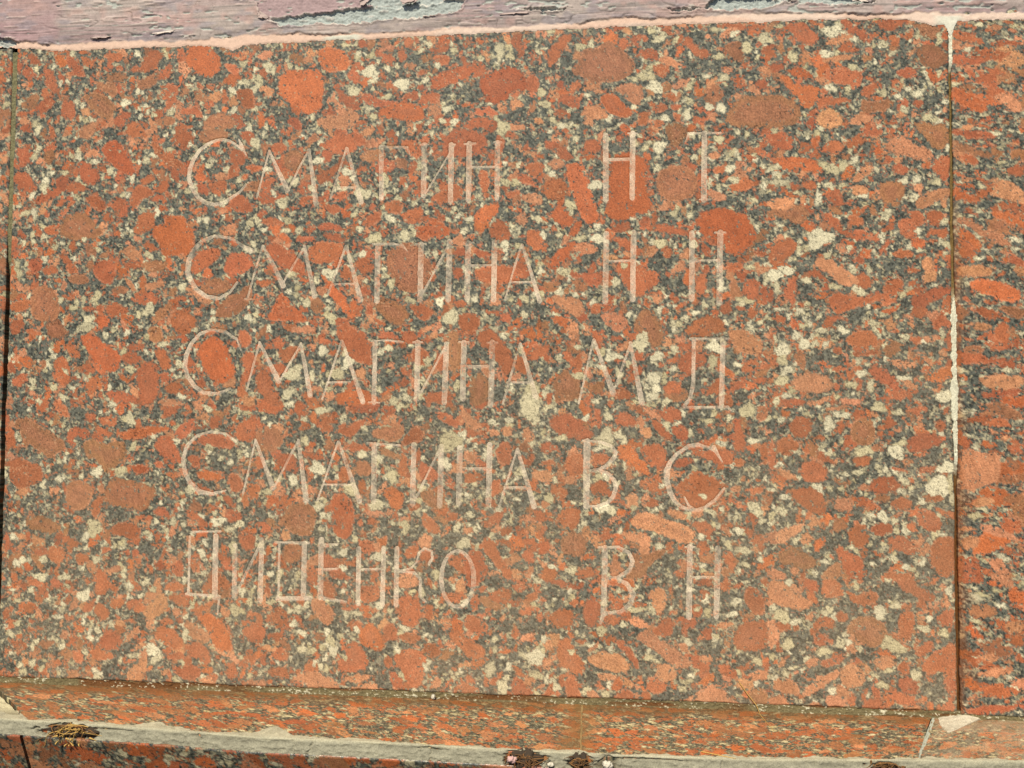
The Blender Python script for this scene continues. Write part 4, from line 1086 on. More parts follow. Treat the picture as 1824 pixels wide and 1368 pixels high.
# pale veiling haze painted into the slab's colour, denser towards the ledge
haze_or_dust = np.clip(smooth(-120, -400, Z-.15*(X-300))*.13*(1+.5*noise(rng, ny, nx, 60/p)+.35*noise(rng, ny, nx, 9/p)), 0, .3)[..., None]
C = C*(1-haze_or_dust)+lin(210, 182, 146)*haze_or_dust
def edge_wear(X, Y, Z, rng, r=1.1, wob=.35):
    """rounded, slightly chipped arris all round a face"""
    ny, nx = X.shape; i = np.arange(nx)[None, :]; j = np.arange(ny)[:, None]; p = abs(X[0, 1]-X[0, 0])
    d = np.minimum(np.minimum(i, nx-1-i), np.minimum(j, ny-1-j))*p
    chip = .6+.7*np.clip(noise(rng, ny, nx, 4/p)+.4*noise(rng, ny, nx, 1.5/p), 0, 2)
    Y = Y+np.where(d < r*chip, .9*chip*(1-d/(r*chip))**2, 0)
    n1 = wob*(noise(rng, ny, nx, 14/p)+.5*noise(rng, ny, nx, 3/p))
    X = X+np.where(i < 3, n1, 0)*(1-i/3)+np.where(i > nx-4, n1, 0)*(1-(nx-1-i)/3)
    Z = Z+np.where(j < 3, n1, 0)*(1-j/3)+np.where(j > ny-4, n1, 0)*(1-(ny-1-j)/3)
    return X, Y, Z
def stroke_sd(gx, gy, w0, w1, pts):
    d = np.full(gx.shape, 1e9)
    L = np.hypot(*(pts[1:]-pts[:-1]).T); tot = L.sum(); s = 0
    for k in range(len(pts)-1):
        a, b = pts[k], pts[k+1]; e = b-a
        t = np.clip(((gx-a[0])*e[0]+(gy-a[1])*e[1])/(e@e+1e-9), 0, 1)
        d = np.minimum(d, np.hypot(gx-a[0]-t*e[0], gy-a[1]-t*e[1])-(w0+(w1-w0)*(s+t*L[k])/tot)/2); s += L[k]
    return d
letters = []
for ln in LETTERS.strip().split('\n'):
    st = []
    for sseg in ln.split('|'):
        q = sseg.split(); st.append((float(q[0]), float(q[1]), np.array([[float(v) for v in a.split(',')] for a in q[2:]])))
    letters.append(st)
rough = noise(rng, ny, nx, 1.6/p)*.16+noise(rng, ny, nx, .8/p)*.12
deep = noise(rng, ny, nx, 30/p); patch = noise(rng, ny, nx, 5/p)+.6*noise(rng, ny, nx, 2/p)                       # worn: some strokes are cut shallower
Y = np.zeros_like(X); cut = []
for st in letters:
    allp = np.concatenate([s[2] for s in st]); x0, y0 = allp.min(0)-4; x1, y1 = allp.max(0)+4
    i0, i1 = int((x0-SX0)/p), int((x1-SX0)/p); j0, j1 = int((y0+SZ0)/p), int((y1+SZ0)/p)
    s = np.s_[j0:j1, i0:i1]; gx, gy = X[s], -Z[s]
    d = np.minimum.reduce([stroke_sd(gx, gy, *a) for a in st])+rough[s]
    dip = .62*smooth(.3, -.42, d); Y[s] = np.maximum(Y[s], dip)
    m = d < .75; cut.append((s, m))
Xe, Ye, Ze = edge_wear(X, Y, Z, rng)
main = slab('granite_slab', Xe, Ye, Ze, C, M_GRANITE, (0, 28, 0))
tag(main, 'large red speckled granite slab with five rows of shallow engraved lettering', 'stone slab', 'wall slabs')
for s, m in cut:
    cell = m[:-1, :-1] | m[1:, :-1] | m[1:, 1:] | m[:-1, 1:]
    ly, lx = m.shape; q = gridquads(ly, lx, cell)
    used = np.unique(q); remap = np.zeros(ly*lx, int); remap[used] = np.arange(len(used))
    yy = .25+.03*rough[s]/.2+.07*deep[s]; fr = np.clip(.45+.14*deep[s]+.9*rough[s]+.16*patch[s]-.02*smooth(-290, -320, Z[s])+.42*np.exp(-((X[s]-(378.5))/3)**2-((Z[s]+268)/9)**2)+.3*np.exp(-((X[s]-334)/3)**2-((Z[s]+137)/8)**2), .10, .9)[..., None]
    co = np.stack([X[s], yy, Z[s]], -1).reshape(-1, 3)[used]
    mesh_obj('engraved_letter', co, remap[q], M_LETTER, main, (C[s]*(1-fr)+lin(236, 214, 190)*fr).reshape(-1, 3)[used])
# ---------------------------------------------------------------- neighbouring wall slabs
def plain_slab(name, x0, x1, z0, z1, p, seed, aniso=1., tilt=0., reds=(), stain=None, yoff=0.):
    nx, ny = int((x1-x0)/p)+1, int((z0-z1)/p)+1; rng = rngs(seed)
    X, Z = np.meshgrid(x0+np.arange(nx)*p, z0-np.arange(ny)*p)
    C = granite(nx, ny, p, seed, [(t, P-[x0, -z0]) for t, P in reds], aniso=aniso, tilt=tilt)
    if stain: C = stain(C, X, Z, rng, p)
    X, Y, Z = edge_wear(X, np.full_like(X, yoff), Z, rng)
    return slab(name, X, Y, Z, C, M_GRANITE, (0, 28, 0))
def rust(C, X, Z, rng, p):
    ny, nx = X.shape; k = smooth(7, 0, (X-601.5)*(1.2+.9*noise(rng, ny, nx, 12/p)))*smooth(60, -40, Z+130)*.55
    return C*(1-k[..., None])+lin(150, 84, 36)*k[..., None]*(.6+.4*C.mean(-1, keepdims=True)/.25)
r_ = plain_slab('granite_slab', 601.5, 690, 7, -414, .62, 9, 1.9, .24, parse(REDS_RIGHT), rust)
tag(r_, 'unlettered red granite slab with flattened slanting grain beside the rust stained joint', 'stone slab', 'wall slabs')
l_ = plain_slab('granite_slab', -70, -3.4, 5, -413, .7, 21, yoff=.6)
tag(l_, 'blank granite slab across the dark open joint left of the lettering', 'stone slab', 'wall slabs')
# ---------------------------------------------------------------- mortar in the vertical and bedding joints
def strip(name, X, Y, Z, C, mat, back=(0, 12, 0)): return slab(name, X, Y, Z, C, mat, back)
def vjoint(x0, x1, z0, z1, depth, colour, seed, p=.45):
    nx, ny = max(int((x1-x0)/p)+1, 5), int((z0-z1)/p)+1; rng = rngs(seed)
    X, Z = np.meshgrid(np.linspace(x0, x1, nx), z0-np.arange(ny)*p)
    n = noise(rng, ny, nx, 2/p)*.5+noise(rng, ny, nx, .7/p)*.5
    return strip('mortar_joint', X, depth(X, Z, n, rng), Z, colour(X, Z, n, rng), M_CEMENT)
def dj_l(X, Z, n, rng): return 1.4+.5*n+6*smooth(-120, -175, Z)
def cj_l(X, Z, n, rng): return lin(128, 122, 92)*(1+.3*n)[..., None]
j1_ = vjoint(-3.6, .2, 2, -413, dj_l, cj_l, 31)
tag(j1_, 'grey green mortar joint sinking into a dark gap beside the lettered slab', 'mortar')
def wj(Z, n):                                           # where the right joint is filled flush with white
    return np.maximum(smooth(-34, -24, Z+3*n), smooth(-160, -176, Z+4*n)*smooth(-276, -262, Z+4*n))
def dj_r(X, Z, n, rng): return 2.2-2.3*wj(Z, n)+.5*n*wj(Z, n)+.25*n+1.2*smooth(-280, -300, Z)
def cj_r(X, Z, n, rng):
    k = wj(Z, n)[..., None]; g = lin(128, 104, 64)*(1+.4*n)[..., None]; b = smooth(-250, -290, Z)[..., None]
    g = g*(1-b)+lin(104, 66, 34)*b
    return g*(1-k)+lin(226, 222, 200)*(1+.12*n)[..., None]*k
j2_ = vjoint(599.8, 601.8, 3, -414, dj_r, cj_r, 32)
rng = rngs(34); ny_, nx_ = 230, 16; v = np.linspace(0, 1, ny_)[:, None]; u = np.linspace(-1, 1, nx_)[None, :]; n_ = noise(rng, ny_, nx_, 9)+.6*noise(rng, ny_, nx_, 3)
hw = np.clip(1.35+.9*noise(rng, ny_, 1, 12)+.6*noise(rng, ny_, 1, 4), .35, 3)*smooth(0, .12, v)*smooth(1, .8, v)+.25
Zs = -168-92*v+0*u; Xs = 600.75-.3+u*hw+.2*n_; Ys = -.35*(1-u*u)-.10-.12*n_*(1-u*u)+.25*np.abs(u)**3
sm_ = slab('filler_smear', Xs, Ys, Zs, lin(222, 216, 192)*(1+.14*n_)[..., None], M_CEMENT, (0, 1.5, 0), j2_)
tag(j2_, 'thin joint with white filler patches between lettered slab and right slab', 'mortar')
p = .5; nx, ny = int(696/p), 13; rng = rngs(33)
X, Z = np.meshgrid(-6+np.arange(nx)*p, np.linspace(-412.0, -417.0, ny))
n = noise(rng, ny, nx, 2.2)*.5+noise(rng, ny, nx, 1.2)*.4+.35*noise(rng, ny, nx, 6); big = noise(rng, ny, nx, 60, 50); big2 = noise(rng, ny, nx, 60, 18)
Y = .7-.7*n+.35*big-.5*smooth(-413.5, -417, Z)
k = smooth(.42, .62, n+.22*big2)[..., None]; k2 = smooth(-.1, .5, big)[..., None]
Cj = (lin(122, 110, 80)*(1-k2)+lin(112, 76, 46)*k2)*(1+.35*n)[..., None]; Cj = Cj*(1-k)+lin(216, 208, 180)*k
bj = strip('mortar_joint', X, Y, Z, Cj, M_CEMENT, (0, 20, 0))
tag(bj, 'gritty sand mortar bedding line under the lettered slab, above the ledge', 'mortar')
# ---------------------------------------------------------------- ledge slabs in front of the foot of the wall
LZ, LT = -416.2, math.tan(math.radians(4))      # height at the wall, outward fall
ld = lambda x: np.interp(x, [-40, 0, 92, 148, 196, 268, 341, 403, 472, 563, 606, 700], [53, 56, 60.8, 64.2, 68.9, 69.2, 71.4, 72.2, 70.8, 62, 58.8, 55])   # depth: the front is bowed
def ledge(name, xa0, xa1, xb0, xb1, seed, p=.62, haze_or_dust=None, depth=72., aniso=1.3):
    """back edge xa0..xa1, front edge xb0..xb1"""
    W = max(xa1, xb1)-min(xa0, xb0); nx, ny = int(W/p)+1, int((depth+3)/p)+1; rng = rngs(seed)
    u = np.linspace(0, 1, nx)[None, :]; v = np.linspace(0, 1, ny)[:, None]; 
    X = (xa0*(1-v)+xb0*v)*(1-u)+(xa1*(1-v)+xb1*v)*u
    D = -3+v*(ld(X)+3)
    C = granite(nx, ny, p*1.32, seed, aniso=aniso, tilt=.25, red_cover=.44)*np.array([1.12, 1.08, .92], np.float32)
    # grime gathered in the inner angle
    n = noise(rng, ny, nx, 9/p)+.5*noise(rng, ny, nx, 3/p)
    k = (smooth(20+6*n, 5+3*n, D)*.62)[..., None]; C = C*(1-k)+lin(126, 88, 52)*k
    if haze_or_dust: C = haze_or_dust(C, X, D, rng, p)
    Y = -D+0*u; Z = LZ-np.maximum(D, 0)*LT+0*u
    e = np.minimum(np.arange(ny)[::-1][:, None]*p, 9); Z = Z-1.2*(1-np.clip(e/1.6, 0, 1))**2
    return slab(name, X, Y, Z, C, M_LEDGE, (0, .4, -5.5))
def joint_dirt(xj, amt=.6):
    def f(C, X, D, rng, p):
        ny, nx = X.shape; k = (smooth(16, 0, abs(X-xj)*(1+.6*noise(rng, ny, nx, 10/p)))*amt)[..., None]
        return C*(1-k)+lin(140, 104, 60)*k
    return f
def dusty(C, X, D, rng, p):
    ny, nx = X.shape; k = np.clip(.26+.2*noise(rng, ny, nx, 14/p)+.14*noise(rng, ny, nx, 3/p), 0, 1)[..., None]
    return C*(1-k)+lin(212, 190, 158)*k
L1 = ledge('ledge_slab', -8, 379.6, 60, 381.4, 41, haze_or_dust=joint_dirt(380))
tag(L1, 'long polished granite ledge slab ending at the mitred cement corner', 'ledge', 'ledge slabs')
L2 = ledge('ledge_slab', 380.3, 586, 382.1, 558, 42, haze_or_dust=joint_dirt(381))
tag(L2, 'clean granite ledge slab between the butt joint and the slanted pale crack', 'ledge', 'ledge slabs')
L3 = ledge('ledge_slab', 587, 690, 559, 650, 43, haze_or_dust=dusty)
tag(L3, 'dusty whitened granite ledge slab beneath the unlettered right slab', 'ledge', 'ledge slabs')
def ledge_joint(xa, xb, wd, col, seed, label, d0=0.):
    ny = 120; nx = 6; rng = rngs(seed); v = np.linspace(0, 1, ny)[:, None]; u = np.linspace(-.5, .5, nx)[None, :]
    d1 = float(ld(xb))-1; D = d0+(d1-d0)*v; n = noise(rng, ny, nx, 5)
    X = xa+(xb-xa)*D/d1+u*wd+.3*n; Y = -D+0*u; Z = LZ-D*LT+.02+.12*n+0*u
    o = slab('mortar_joint', X, Y, Z, (lin(*col)*(1+.2*n)[..., None]), M_CEMENT, (0, 0, -10)); return tag(o, label, 'mortar')
ledge_joint(379.95, 381.75, 1.1, (164, 136, 92), 51, 'fine pale joint crossing the ledge between two granite ledge slabs')
ledge_joint(586.5, 558.5, 2.0, (188, 190, 172), 52, 'slanted pale crack line crossing the ledge near its dusty end')
# white mortar wedge in the foot of the right joint
rng = rngs(53); ny, nx = 60, 60; u = np.linspace(0, 1, nx)[None, :]; v = np.linspace(0, 1, ny)[:, None]
n = noise(rng, ny, nx, 8)+.5*noise(rng, ny, nx, 3)
X = 586+(24-14*v)*u-9*v*u+3*(1-v)+.9*n*np.sin(math.pi*u); D = -1+24*v*(.55+.45*u)+0*u; Y = -D
Z = LZ-np.maximum(D, 0)*LT+.2+2.6*(1-v)**2*(.4+.6*u)*np.sin(math.pi*np.clip(u*.9+.05, 0, 1))+.25*n
wdg = slab('mortar_patch', X, Y, Z, lin(214, 202, 178)*(1+.14*n)[..., None], M_CEMENT, (0, 0, -6))
tag(wdg, 'cracked white mortar wedge where ledge, lettered slab and right slab meet', 'mortar')
# ---------------------------------------------------------------- cement band along the front of the ledge
def cement_band(name, x0, x1, seed, label, gaps=(), zlow=None, p=.55):
    rng = rngs(seed); nx = int((x1-x0)/p)+1; x = x0+np.arange(nx)*p; LD = ld(x); rows = 34
    lap = 1.8+2.0*noise(rng, 1, nx, 26/p)[0]+1.6*noise(rng, 1, nx, 6/p)[0]+.5*noise(rng, 1, nx, 2/p)[0]     # film smeared back over the ledge
    for c, a, wd in ((136, 5, 9), (152, 4, 8), (207, 9, 8), (214, 4, 22), (420, 4, 12)): lap = lap+a*np.exp(-((x-c)/wd)**2)
    lap = np.maximum(lap, .4); zf = LZ-LD*LT; low = zlow(x)
    t = np.linspace(0, 1, rows)[:, None]; top = t < .35; k1 = np.clip(t/.35, 0, 1); k2 = np.clip((t-.35)/.65, 0, 1)
    d = np.where(top, LD-lap*(1-k1)+.9*k1, LD+.9+1.6*k2)
    Z = np.where(top, LZ-np.minimum(d, LD)*LT+.06+.4*np.sin(math.pi*.5*k1)-.7*np.clip(k1-.8, 0, 1), (zf-.2)*(1-k2)+low*k2); Y = -d
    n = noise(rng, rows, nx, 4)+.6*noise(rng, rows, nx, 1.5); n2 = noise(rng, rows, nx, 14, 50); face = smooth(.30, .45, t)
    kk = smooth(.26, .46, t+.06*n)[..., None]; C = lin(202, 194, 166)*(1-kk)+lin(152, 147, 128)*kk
    n3 = noise(rng, rows, nx, 6, 16)
    Y = Y-(.38*n+.5*n2+.3*n3)*face; Z = Z+.08*n*(1-face)
    C = C*(1+.16*n+.08*n2+.12*n3)[..., None]
    for c, wd, dp in gaps:                                    # places where the cement has dropped out
        g = smooth(1.1, .6, np.hypot((x[None, :]-c)/wd, (t-.72)/.42)+.35*noise(rng, rows, nx, 7)+.2*noise(rng, rows, nx, 3))*face
        Y = Y+dp*g; C = C*(1-.6*g[..., None])+lin(84, 70, 50)*.6*g[..., None]
    for c in (104, 168, 222, 233, 404, 455, 300):                 # hairline breaks
        g = np.exp(-((x[None, :]-c-4*(t-.5)*rng.normal()-1.2*noise(rng, rows, 1, 5))/.45)**2)*face*(rng.random()*.6+.4); Y = Y+1.2*g
    for c, wd in ((108, 16), (420, 20), (300, 9)):                # flaked lip along the arris
        g = np.exp(-((x[None, :]-c)/wd)**4)*np.exp(-((t-.47-.04*noise(rng, 1, nx, 12))/.035)**2); Y = Y+1.6*g
    o = slab(name, np.broadcast_to(x, Y.shape).copy(), Y, Z, C, M_CEMENT, (0, 10, -.5)); return tag(o, label, 'mortar')
lowline = lambda x: np.interp(x, [20, 60, 160, 260, 370, 500, 700], [-428, -428, -428.2, -428.5, -428.6, -430, -432])
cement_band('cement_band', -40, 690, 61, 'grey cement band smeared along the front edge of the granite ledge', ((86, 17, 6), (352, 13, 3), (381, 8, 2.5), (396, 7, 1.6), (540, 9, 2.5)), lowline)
# cement filling the mitred corner at the left end of the ledge
rng = rngs(63); ny, nx = 110, 150; u = np.linspace(0, 1, nx)[None, :]; v = np.linspace(0, 1, ny)[:, None]
n = noise(rng, ny, nx, 14)+.6*noise(rng, ny, nx, 5)+.3*noise(rng, ny, nx, 2)
D = 14+(ld(20.)-14.5)*v; xr = -8+1.13*D-.5; X = -60+(xr+60)*u+0*v; Y = -D+0*u
Z = LZ-D*LT-.9+.6*n+.7*smooth(.93, 1, u)-1.0*smooth(.8, 1, v)+0*u
Cc = lin(150, 140, 114)*(1+.16*n)[..., None]; k = (smooth(.80, .98, u+.08*n)*smooth(.85, .6, v))[..., None]; Cc = Cc*(1-k)+lin(206, 194, 158)*k
cf = slab('cement_fill', X, Y, Z, Cc, M_CEMENT, (0, 0, -10)); tag(cf, 'rough grey cement fill in the mitred corner beside the ledge end', 'mortar')
# ---------------------------------------------------------------- lower slabs below the cement band
def lower(name, x0, x1, seed, p=.6):
    ny = int(46/p); nx = int((x1-x0)/p); rng = rngs(seed); v = np.arange(ny)[:, None]*p; x = x0+np.arange(nx)[None, :]*p
    C = granite(nx, ny, p, seed, aniso=1.2, tilt=.3)
    z = lowline(x)-.1-v*math.cos(math.radians(24)); Y = -(ld(x)+3.6)+v*math.sin(math.radians(24))+0*x
    X, Y, Z = x+0*v, Y, z
    Y = Y+.8*np.clip(1-v/1.4, 0, 1)**2
    return slab(name, X, Y, Z, C, M_LOWER, (0, 20, 4))
a = lower('lower_slab', 58.6, 690, 71); tag(a, 'dark red granite slab below the cement band', 'stone slab', 'lower slabs')
a = lower('lower_slab', -40, 57.2, 72); tag(a, 'short dark granite slab under the rough cement corner fill', 'stone slab', 'lower slabs')
# ---------------------------------------------------------------- painted band above the slabs
p = .5; x0, x1, z0, z1 = -75., 700., 75., -13.
nx, ny = int((x1-x0)/p)+1, int((z0-z1)/p)+1; rng = rngs(81)
X, Z = np.meshgrid(x0+np.arange(nx)*p, z0-np.arange(ny)*p)
N = lambda s, sx=None: noise(rng, ny, nx, max(s/p, 1), None if sx is None else sx/p)
edge = np.interp(X[0], [-75, -4, 30, 100, 138, 150, 160, 220, 330, 435, 537, 590, 600, 643, 700], [6, 4.6, .8, 1.4, .6, -2.6, .6, 1.5, 2.8, 3.6, 3.2, .8, -.2, -1, -1.2])
ez = edge[None, :]+.55*N(2.5)+.8*N(9)*smooth(-.2, .4, N(30))+.25*N(1.)
drip = -9.5*np.exp(-((X-601)/2.6)**2)-3.2*np.exp(-((X-590)/8)**2)       # white filler running into the right joint
ez0 = ez; ez = ez+drip
brush = N(.6, 40)*.5+N(1.1, 90)*.5; blot = N(22, 60)+.5*N(7, 20)
mauve = lin(186, 170, 164); pinkish = lin(184, 156, 156); grey = lin(146, 138, 134)
t = smooth(-.3, .8, blot)[..., None]; t2 = smooth(-.1, .7, brush+.3*blot)[..., None]
Cp = mauve*(1-t)+pinkish*t; Cp = Cp*(1-.75*t2)+grey*.75*t2; sc_ = (smooth(.45, .8, N(.6, 25)*.7+N(1., 60)*.5)*.45)[..., None]; Cp = Cp*(1-sc_)+lin(214, 198, 188)*sc_
lf = (smooth(34, 26, X+6*N(8))*smooth(4, 9, Z)*.5)[..., None]; Cp = Cp*(1-lf)+lin(168, 128, 136)*lf
mo = (smooth(.1, .7, N(6, 14)+.5*N(2., 5))*.5)[..., None]; Cp = Cp*(1-mo)+lin(150, 142, 152)*mo
mo = (smooth(.25, .8, N(9, 20)+.5*N(3., 6))*.5)[..., None]; Cp = Cp*(1-mo)+lin(196, 158, 150)*mo
Cp = Cp*(1+.16*N(.5, 12)+.10*N(1.)+.08*N(2.5))[..., None]
Yp = -1.5-.25*brush*.4-.15*N(4)
# layers: torn paint lost down to the bluish render; an older, rougher paint coat half lost
def region(pts, jag=1.0):
    return poly_sd((X+jag*(N(4)*1.2+N(1.5)*.8+N(.8)*.4)).astype(np.float32), (Z+jag*(N(4)*.8+N(1.5)*.6+N(.8)*.3)).astype(np.float32), np.array(pts, float))
OLD = [[(126, 75), (127, 33.5), (150, 32), (168, 28.5), (167, 21.5), (176, 15.5), (200, 13.5), (300, 17), (304, 25), (330, 75)],
       [(-75, 75), (-75, 62), (60, 58), (126, 62), (126, 75)]]
BARE = [[(176, 17), (205, 19.8), (240, 22.5), (280, 25.3), (304, 25), (300, 17.5), (270, 14.5), (230, 12), (200, 12.5), (181, 13.2)],
        [(236, 26), (254, 33), (284, 40), (303, 44), (306, 30), (285, 24), (262, 21.8), (243, 22.8)],
        [(455, 13.5), (462, 20.5), (486, 20), (507, 17), (490, 11.6), (462, 11.8)],
        [(320, 38), (327, 33.5), (360, 30.8), (362, 34), (340, 40)],
        [(497, 24), (520, 21), (548, 17), (556, 13), (540, 12.5), (512, 15.5), (495, 18)],
        [(228, 47), (252, 42), (250, 37), (232, 39)], [(336, 16.6), (352, 17.6), (372, 16.4), (360, 15.2)], [(430, 13.4), (448, 14.4), (452, 13), (438, 12.2)], [(-75, 9), (-6, 10.5), (1, 8), (-2, 5), (-75, 6)]]
for R_ in OLD:
    s = region(R_); k = smooth(.2, -.3, s); r = N(2.5)*.5+N(1.)*.5
    Yp = Yp+k*(1.1+.35*r)-.35*np.exp(-((s-.7)/.6)**2)
    Cp = Cp*(1-k[..., None])+(lin(176, 150, 152)*(1+.14*r+.06*N(.6))[..., None])*k[..., None]
    lip = (np.exp(-((s-.4)/.35)**2)*smooth(-.3, .5, N(6))*.6)[..., None]; Cp = Cp*(1-lip)+lin(232, 215, 205)*lip
bare = np.zeros_like(X)
for R_ in BARE:
    s = region(R_, 1.2); k = smooth(.2, -.3, s); r = N(1.6)*.5+N(.8)*.5+.4*N(.5)
    Yp = np.where(k > .02, Yp*(1-k)+(1.1+.65*r+.4*N(3))*k, Yp)-.55*np.exp(-((s-.8)/.6)**2)
    Cp = Cp*(1-k[..., None])+(lin(176, 183, 180)*(1+.20*r)[..., None])*k[..., None]
    lip = (np.exp(-((s-.35)/.4)**2)*smooth(-.4, .4, N(5))*.8)[..., None]; Cp = Cp*(1-lip)+lin(236, 226, 214)*lip
    bare = np.maximum(bare, k)
# small blisters and cracks along the brush lines
cr = np.exp(-(N(5, 30)/.035)**2)*smooth(.1, .5, N(16, 40)); cr2 = np.exp(-((N(14, 6)+.2*N(2.))/.03)**2)*smooth(.35, .7, N(12, 30))
cr = np.clip(cr+cr2, 0, 1)*(1-bare); Yp = Yp+.5*cr; Cp = Cp*(1-.35*cr[..., None])
sp = smooth(.50, .62, N(2., 7)*.7+N(1., 3)*.4+.35*N(14, 50))*(1-bare); Yp = Yp+.7*sp; Cp = Cp*(1-sp[..., None])+(lin(182, 184, 178)*(1+.15*N(.8))[..., None])*sp[..., None]
bl = smooth(.55, .75, N(1.3, 9)*.8+N(5, 25)*.5); Yp = Yp-.5*bl; Cp = Cp*(1-.3*bl[..., None])+lin(225, 205, 195)*.3*bl[..., None]
# fresh peach paint line cut in over the edge of the stone
h = Z-ez; h2 = np.minimum(Z-ez0, h+30); width = 4.6+1.5*N(40)+.6*N(8)+2.5*np.exp(-((X-152)/9)**2)
k = smooth(.6, -.6, h2-width+.5*N(2.))*(1-.9*bare); Yp = Yp+1.0*smooth(7, 0, h2-width)*smooth(-.45, .15, N(30))*(1-bare); Yp = Yp*(1-k)+(-.42-.10*N(2.))*k
wh = (smooth(.15, .6, N(9, 30)+.15))[..., None]*.35
Cf = (lin(233, 198, 178)*(1-wh)+lin(240, 226, 214)*wh)*(1+.06*N(1.2))[..., None]
Cp = Cp*(1-k[..., None])+Cf*k[..., None]
wt = (smooth(11, 4, abs(X-600))*smooth(.9, -.2, h2-width*.6)*.95+smooth(16, 8, abs(X-224))*smooth(.5, -.2, abs(h-1.8)-1.2))[..., None]
wt = np.clip(wt, 0, 1); Cp = Cp*(1-wt)+lin(228, 224, 208)*(1+.08*N(1.2))[..., None]*wt
# lower edge of the film
keep = (h > 0)
Yp = Yp+.34*smooth(1.6, 0, h)                                   # feathered to a thin film at its lower edge
cell = keep[:-1, :-1] & keep[1:, :-1] & keep[1:, 1:] & keep[:-1, 1:]
q = gridquads(ny, nx, cell); used = np.unique(q); remap = np.zeros(ny*nx, int); remap[used] = np.arange(len(used))
co = np.stack([X, Yp, Z], -1).reshape(-1, 3)[used]
bx = np.array([[a, b, c] for a in (x0, x1) for b in (4., 34.) for c in (7.3, z0)])
bq = [[0, 1, 3, 2], [4, 6, 7, 5], [0, 4, 5, 1], [2, 3, 7, 6], [0, 2, 6, 4], [1, 5, 7, 3]]
wall = mesh_obj('painted_wall', bx, bq, M_CEMENT, None, np.broadcast_to(lin(170, 172, 166), (8, 3)), np.zeros(6, bool))
tag(wall, 'weathered mauve painted band with peeling patches along the top of the granite', 'painted wall')
mesh_obj('paint_coat', co, remap[q], M_PAINT, wall, Cp.reshape(-1, 3)[used])
def flake(x, z, w, h, ang, lift, seed, col=(190, 165, 160)):
    """a curled chip of paint still hanging on by its upper edge"""
    rng = rngs(seed); n = 12; u = np.linspace(-1, 1, n)[None, :]; v = np.linspace(0, 1, n)[:, None]
    jag = 1+.35*noise(rng, 1, n, 3)[0][None, :]; a = math.radians(ang); r = (1-.35*v**2)
    lx = u*w/2*r+.15*w*noise(rng, n, n, 4); lz = -v*h*jag
    Xf = x+lx*math.cos(a)-lz*math.sin(a); Zf = z+lx*math.sin(a)+lz*math.cos(a); Yf = -1.7-lift*v**1.5+.2*u*u
    cc = lin(*col)*(1+.12*noise(rng, n, n, 3))[..., None]
    return slab('paint_flake', Xf, Yf, Zf, cc, M_PAINT, (0, .35, 0), wall)
for k, f in enumerate([(300, 33, 9, 5, 20, 1.4), (268, 27, 12, 3.0, 8, 1.0), (172, 20.5, 8, 3.5, -35, 1.0), (332, 34.5, 10, 2.2, 5, .9), (238, 26.5, 7, 3, 25, 1.0),
                       (508, 18.5, 12, 2.2, -10, .7), (548, 15.5, 10, 2.2, -12, .9), (248, 40, 9, 3, 14, 1.2), (336, 15.2, 22, 1.2, 2, .6), (105, 11.5, 16, 1.4, 6, .6), (60, 9.5, 14, 1.3, 2, .6)]):
    flake(*f, 900+k, (222, 206, 196) if k % 3 == 0 else (190, 168, 162))
# ---------------------------------------------------------------- small things: dry tufts, stalks, pebbles
def plain(name, col, rough=.8):
    m, nt, nd, lk, b = mat_new(name); tc, n = add_bump(nt, b, 1200., .5, .0004)
    cr = nd.new('ShaderNodeValToRGB'); c = lin(*col); cr.color_ramp.elements[0].color = (*(c*.55), 1); cr.color_ramp.elements[1].color = (*np.minimum(c*1.2, .9), 1)
    lk.new(n.outputs['Fac'], cr.inputs[0]); lk.new(cr.outputs[0], b.inputs['Base Color']); b.inputs['Roughness'].default_value = rough
    return m
M_STRAW = plain('dry_straw', (196, 156, 84)); M_ROOT = plain('dark_root', (96, 66, 36)); M_BROWN = plain('brown_stem', (132, 92, 48)); M_PEB = plain('white_grit', (205, 196, 178), .7); M_SOIL = plain('dark_soil', (62, 50, 38), .95); M_PINK = plain('paint_crumb', (198, 160, 154), .8)
def tubes(name, curves, mat, parent=None, org=None):
    V, Q = [], []
    for pts, r0, r1 in curves:
        pts = np.asarray(pts, float); n = len(pts); base = len(V)
        t = np.gradient(pts, axis=0); t /= np.linalg.norm(t, axis=1)[:, None]+1e-9
        a = np.cross(t, [.3, .5, .81]); a /= np.linalg.norm(a, axis=1)[:, None]+1e-9; b = np.cross(t, a)
        for i in range(n):
            r = r0+(r1-r0)*i/(n-1)
            for k in range(5):
                th = 2*math.pi*k/5; V.append(pts[i]+r*(a[i]*math.cos(th)+b[i]*math.sin(th)))
        for i in range(n-1):
            for k in range(5): Q.append([base+i*5+k, base+i*5+(k+1) % 5, base+(i+1)*5+(k+1) % 5, base+(i+1)*5+k])
    return mesh_obj(name, np.array(V), Q, mat, parent)
def clump(name, c, r, seed, mat, parent):
    """lumpy soil ball"""
    rng = rngs(seed); nu, nv = 20, 14; V = []
    ph = rng.random(8)*6.28
    for j in range(nv):
        for i in range(nu):
            a, b = 2*math.pi*i/nu, math.pi*(j+.5)/nv; d = 1+.22*math.sin(3*a+ph[0])*math.sin(2*b+ph[1])+.2*math.sin(5*a+ph[2]+3*b)+.12*rng.normal()
            V.append([c[0]+r[0]*d*math.cos(a)*math.sin(b), c[1]+r[1]*d*math.sin(a)*math.sin(b), c[2]+r[2]*d*math.cos(b)])
    Q = [[j*nu+i, j*nu+(i+1) % nu, (j+1)*nu+(i+1) % nu, (j+1)*nu+i] for j in range(nv-1) for i in range(nu)]
    return mesh_obj(name, np.array(V), [q[::-1] for q in Q], mat, parent)
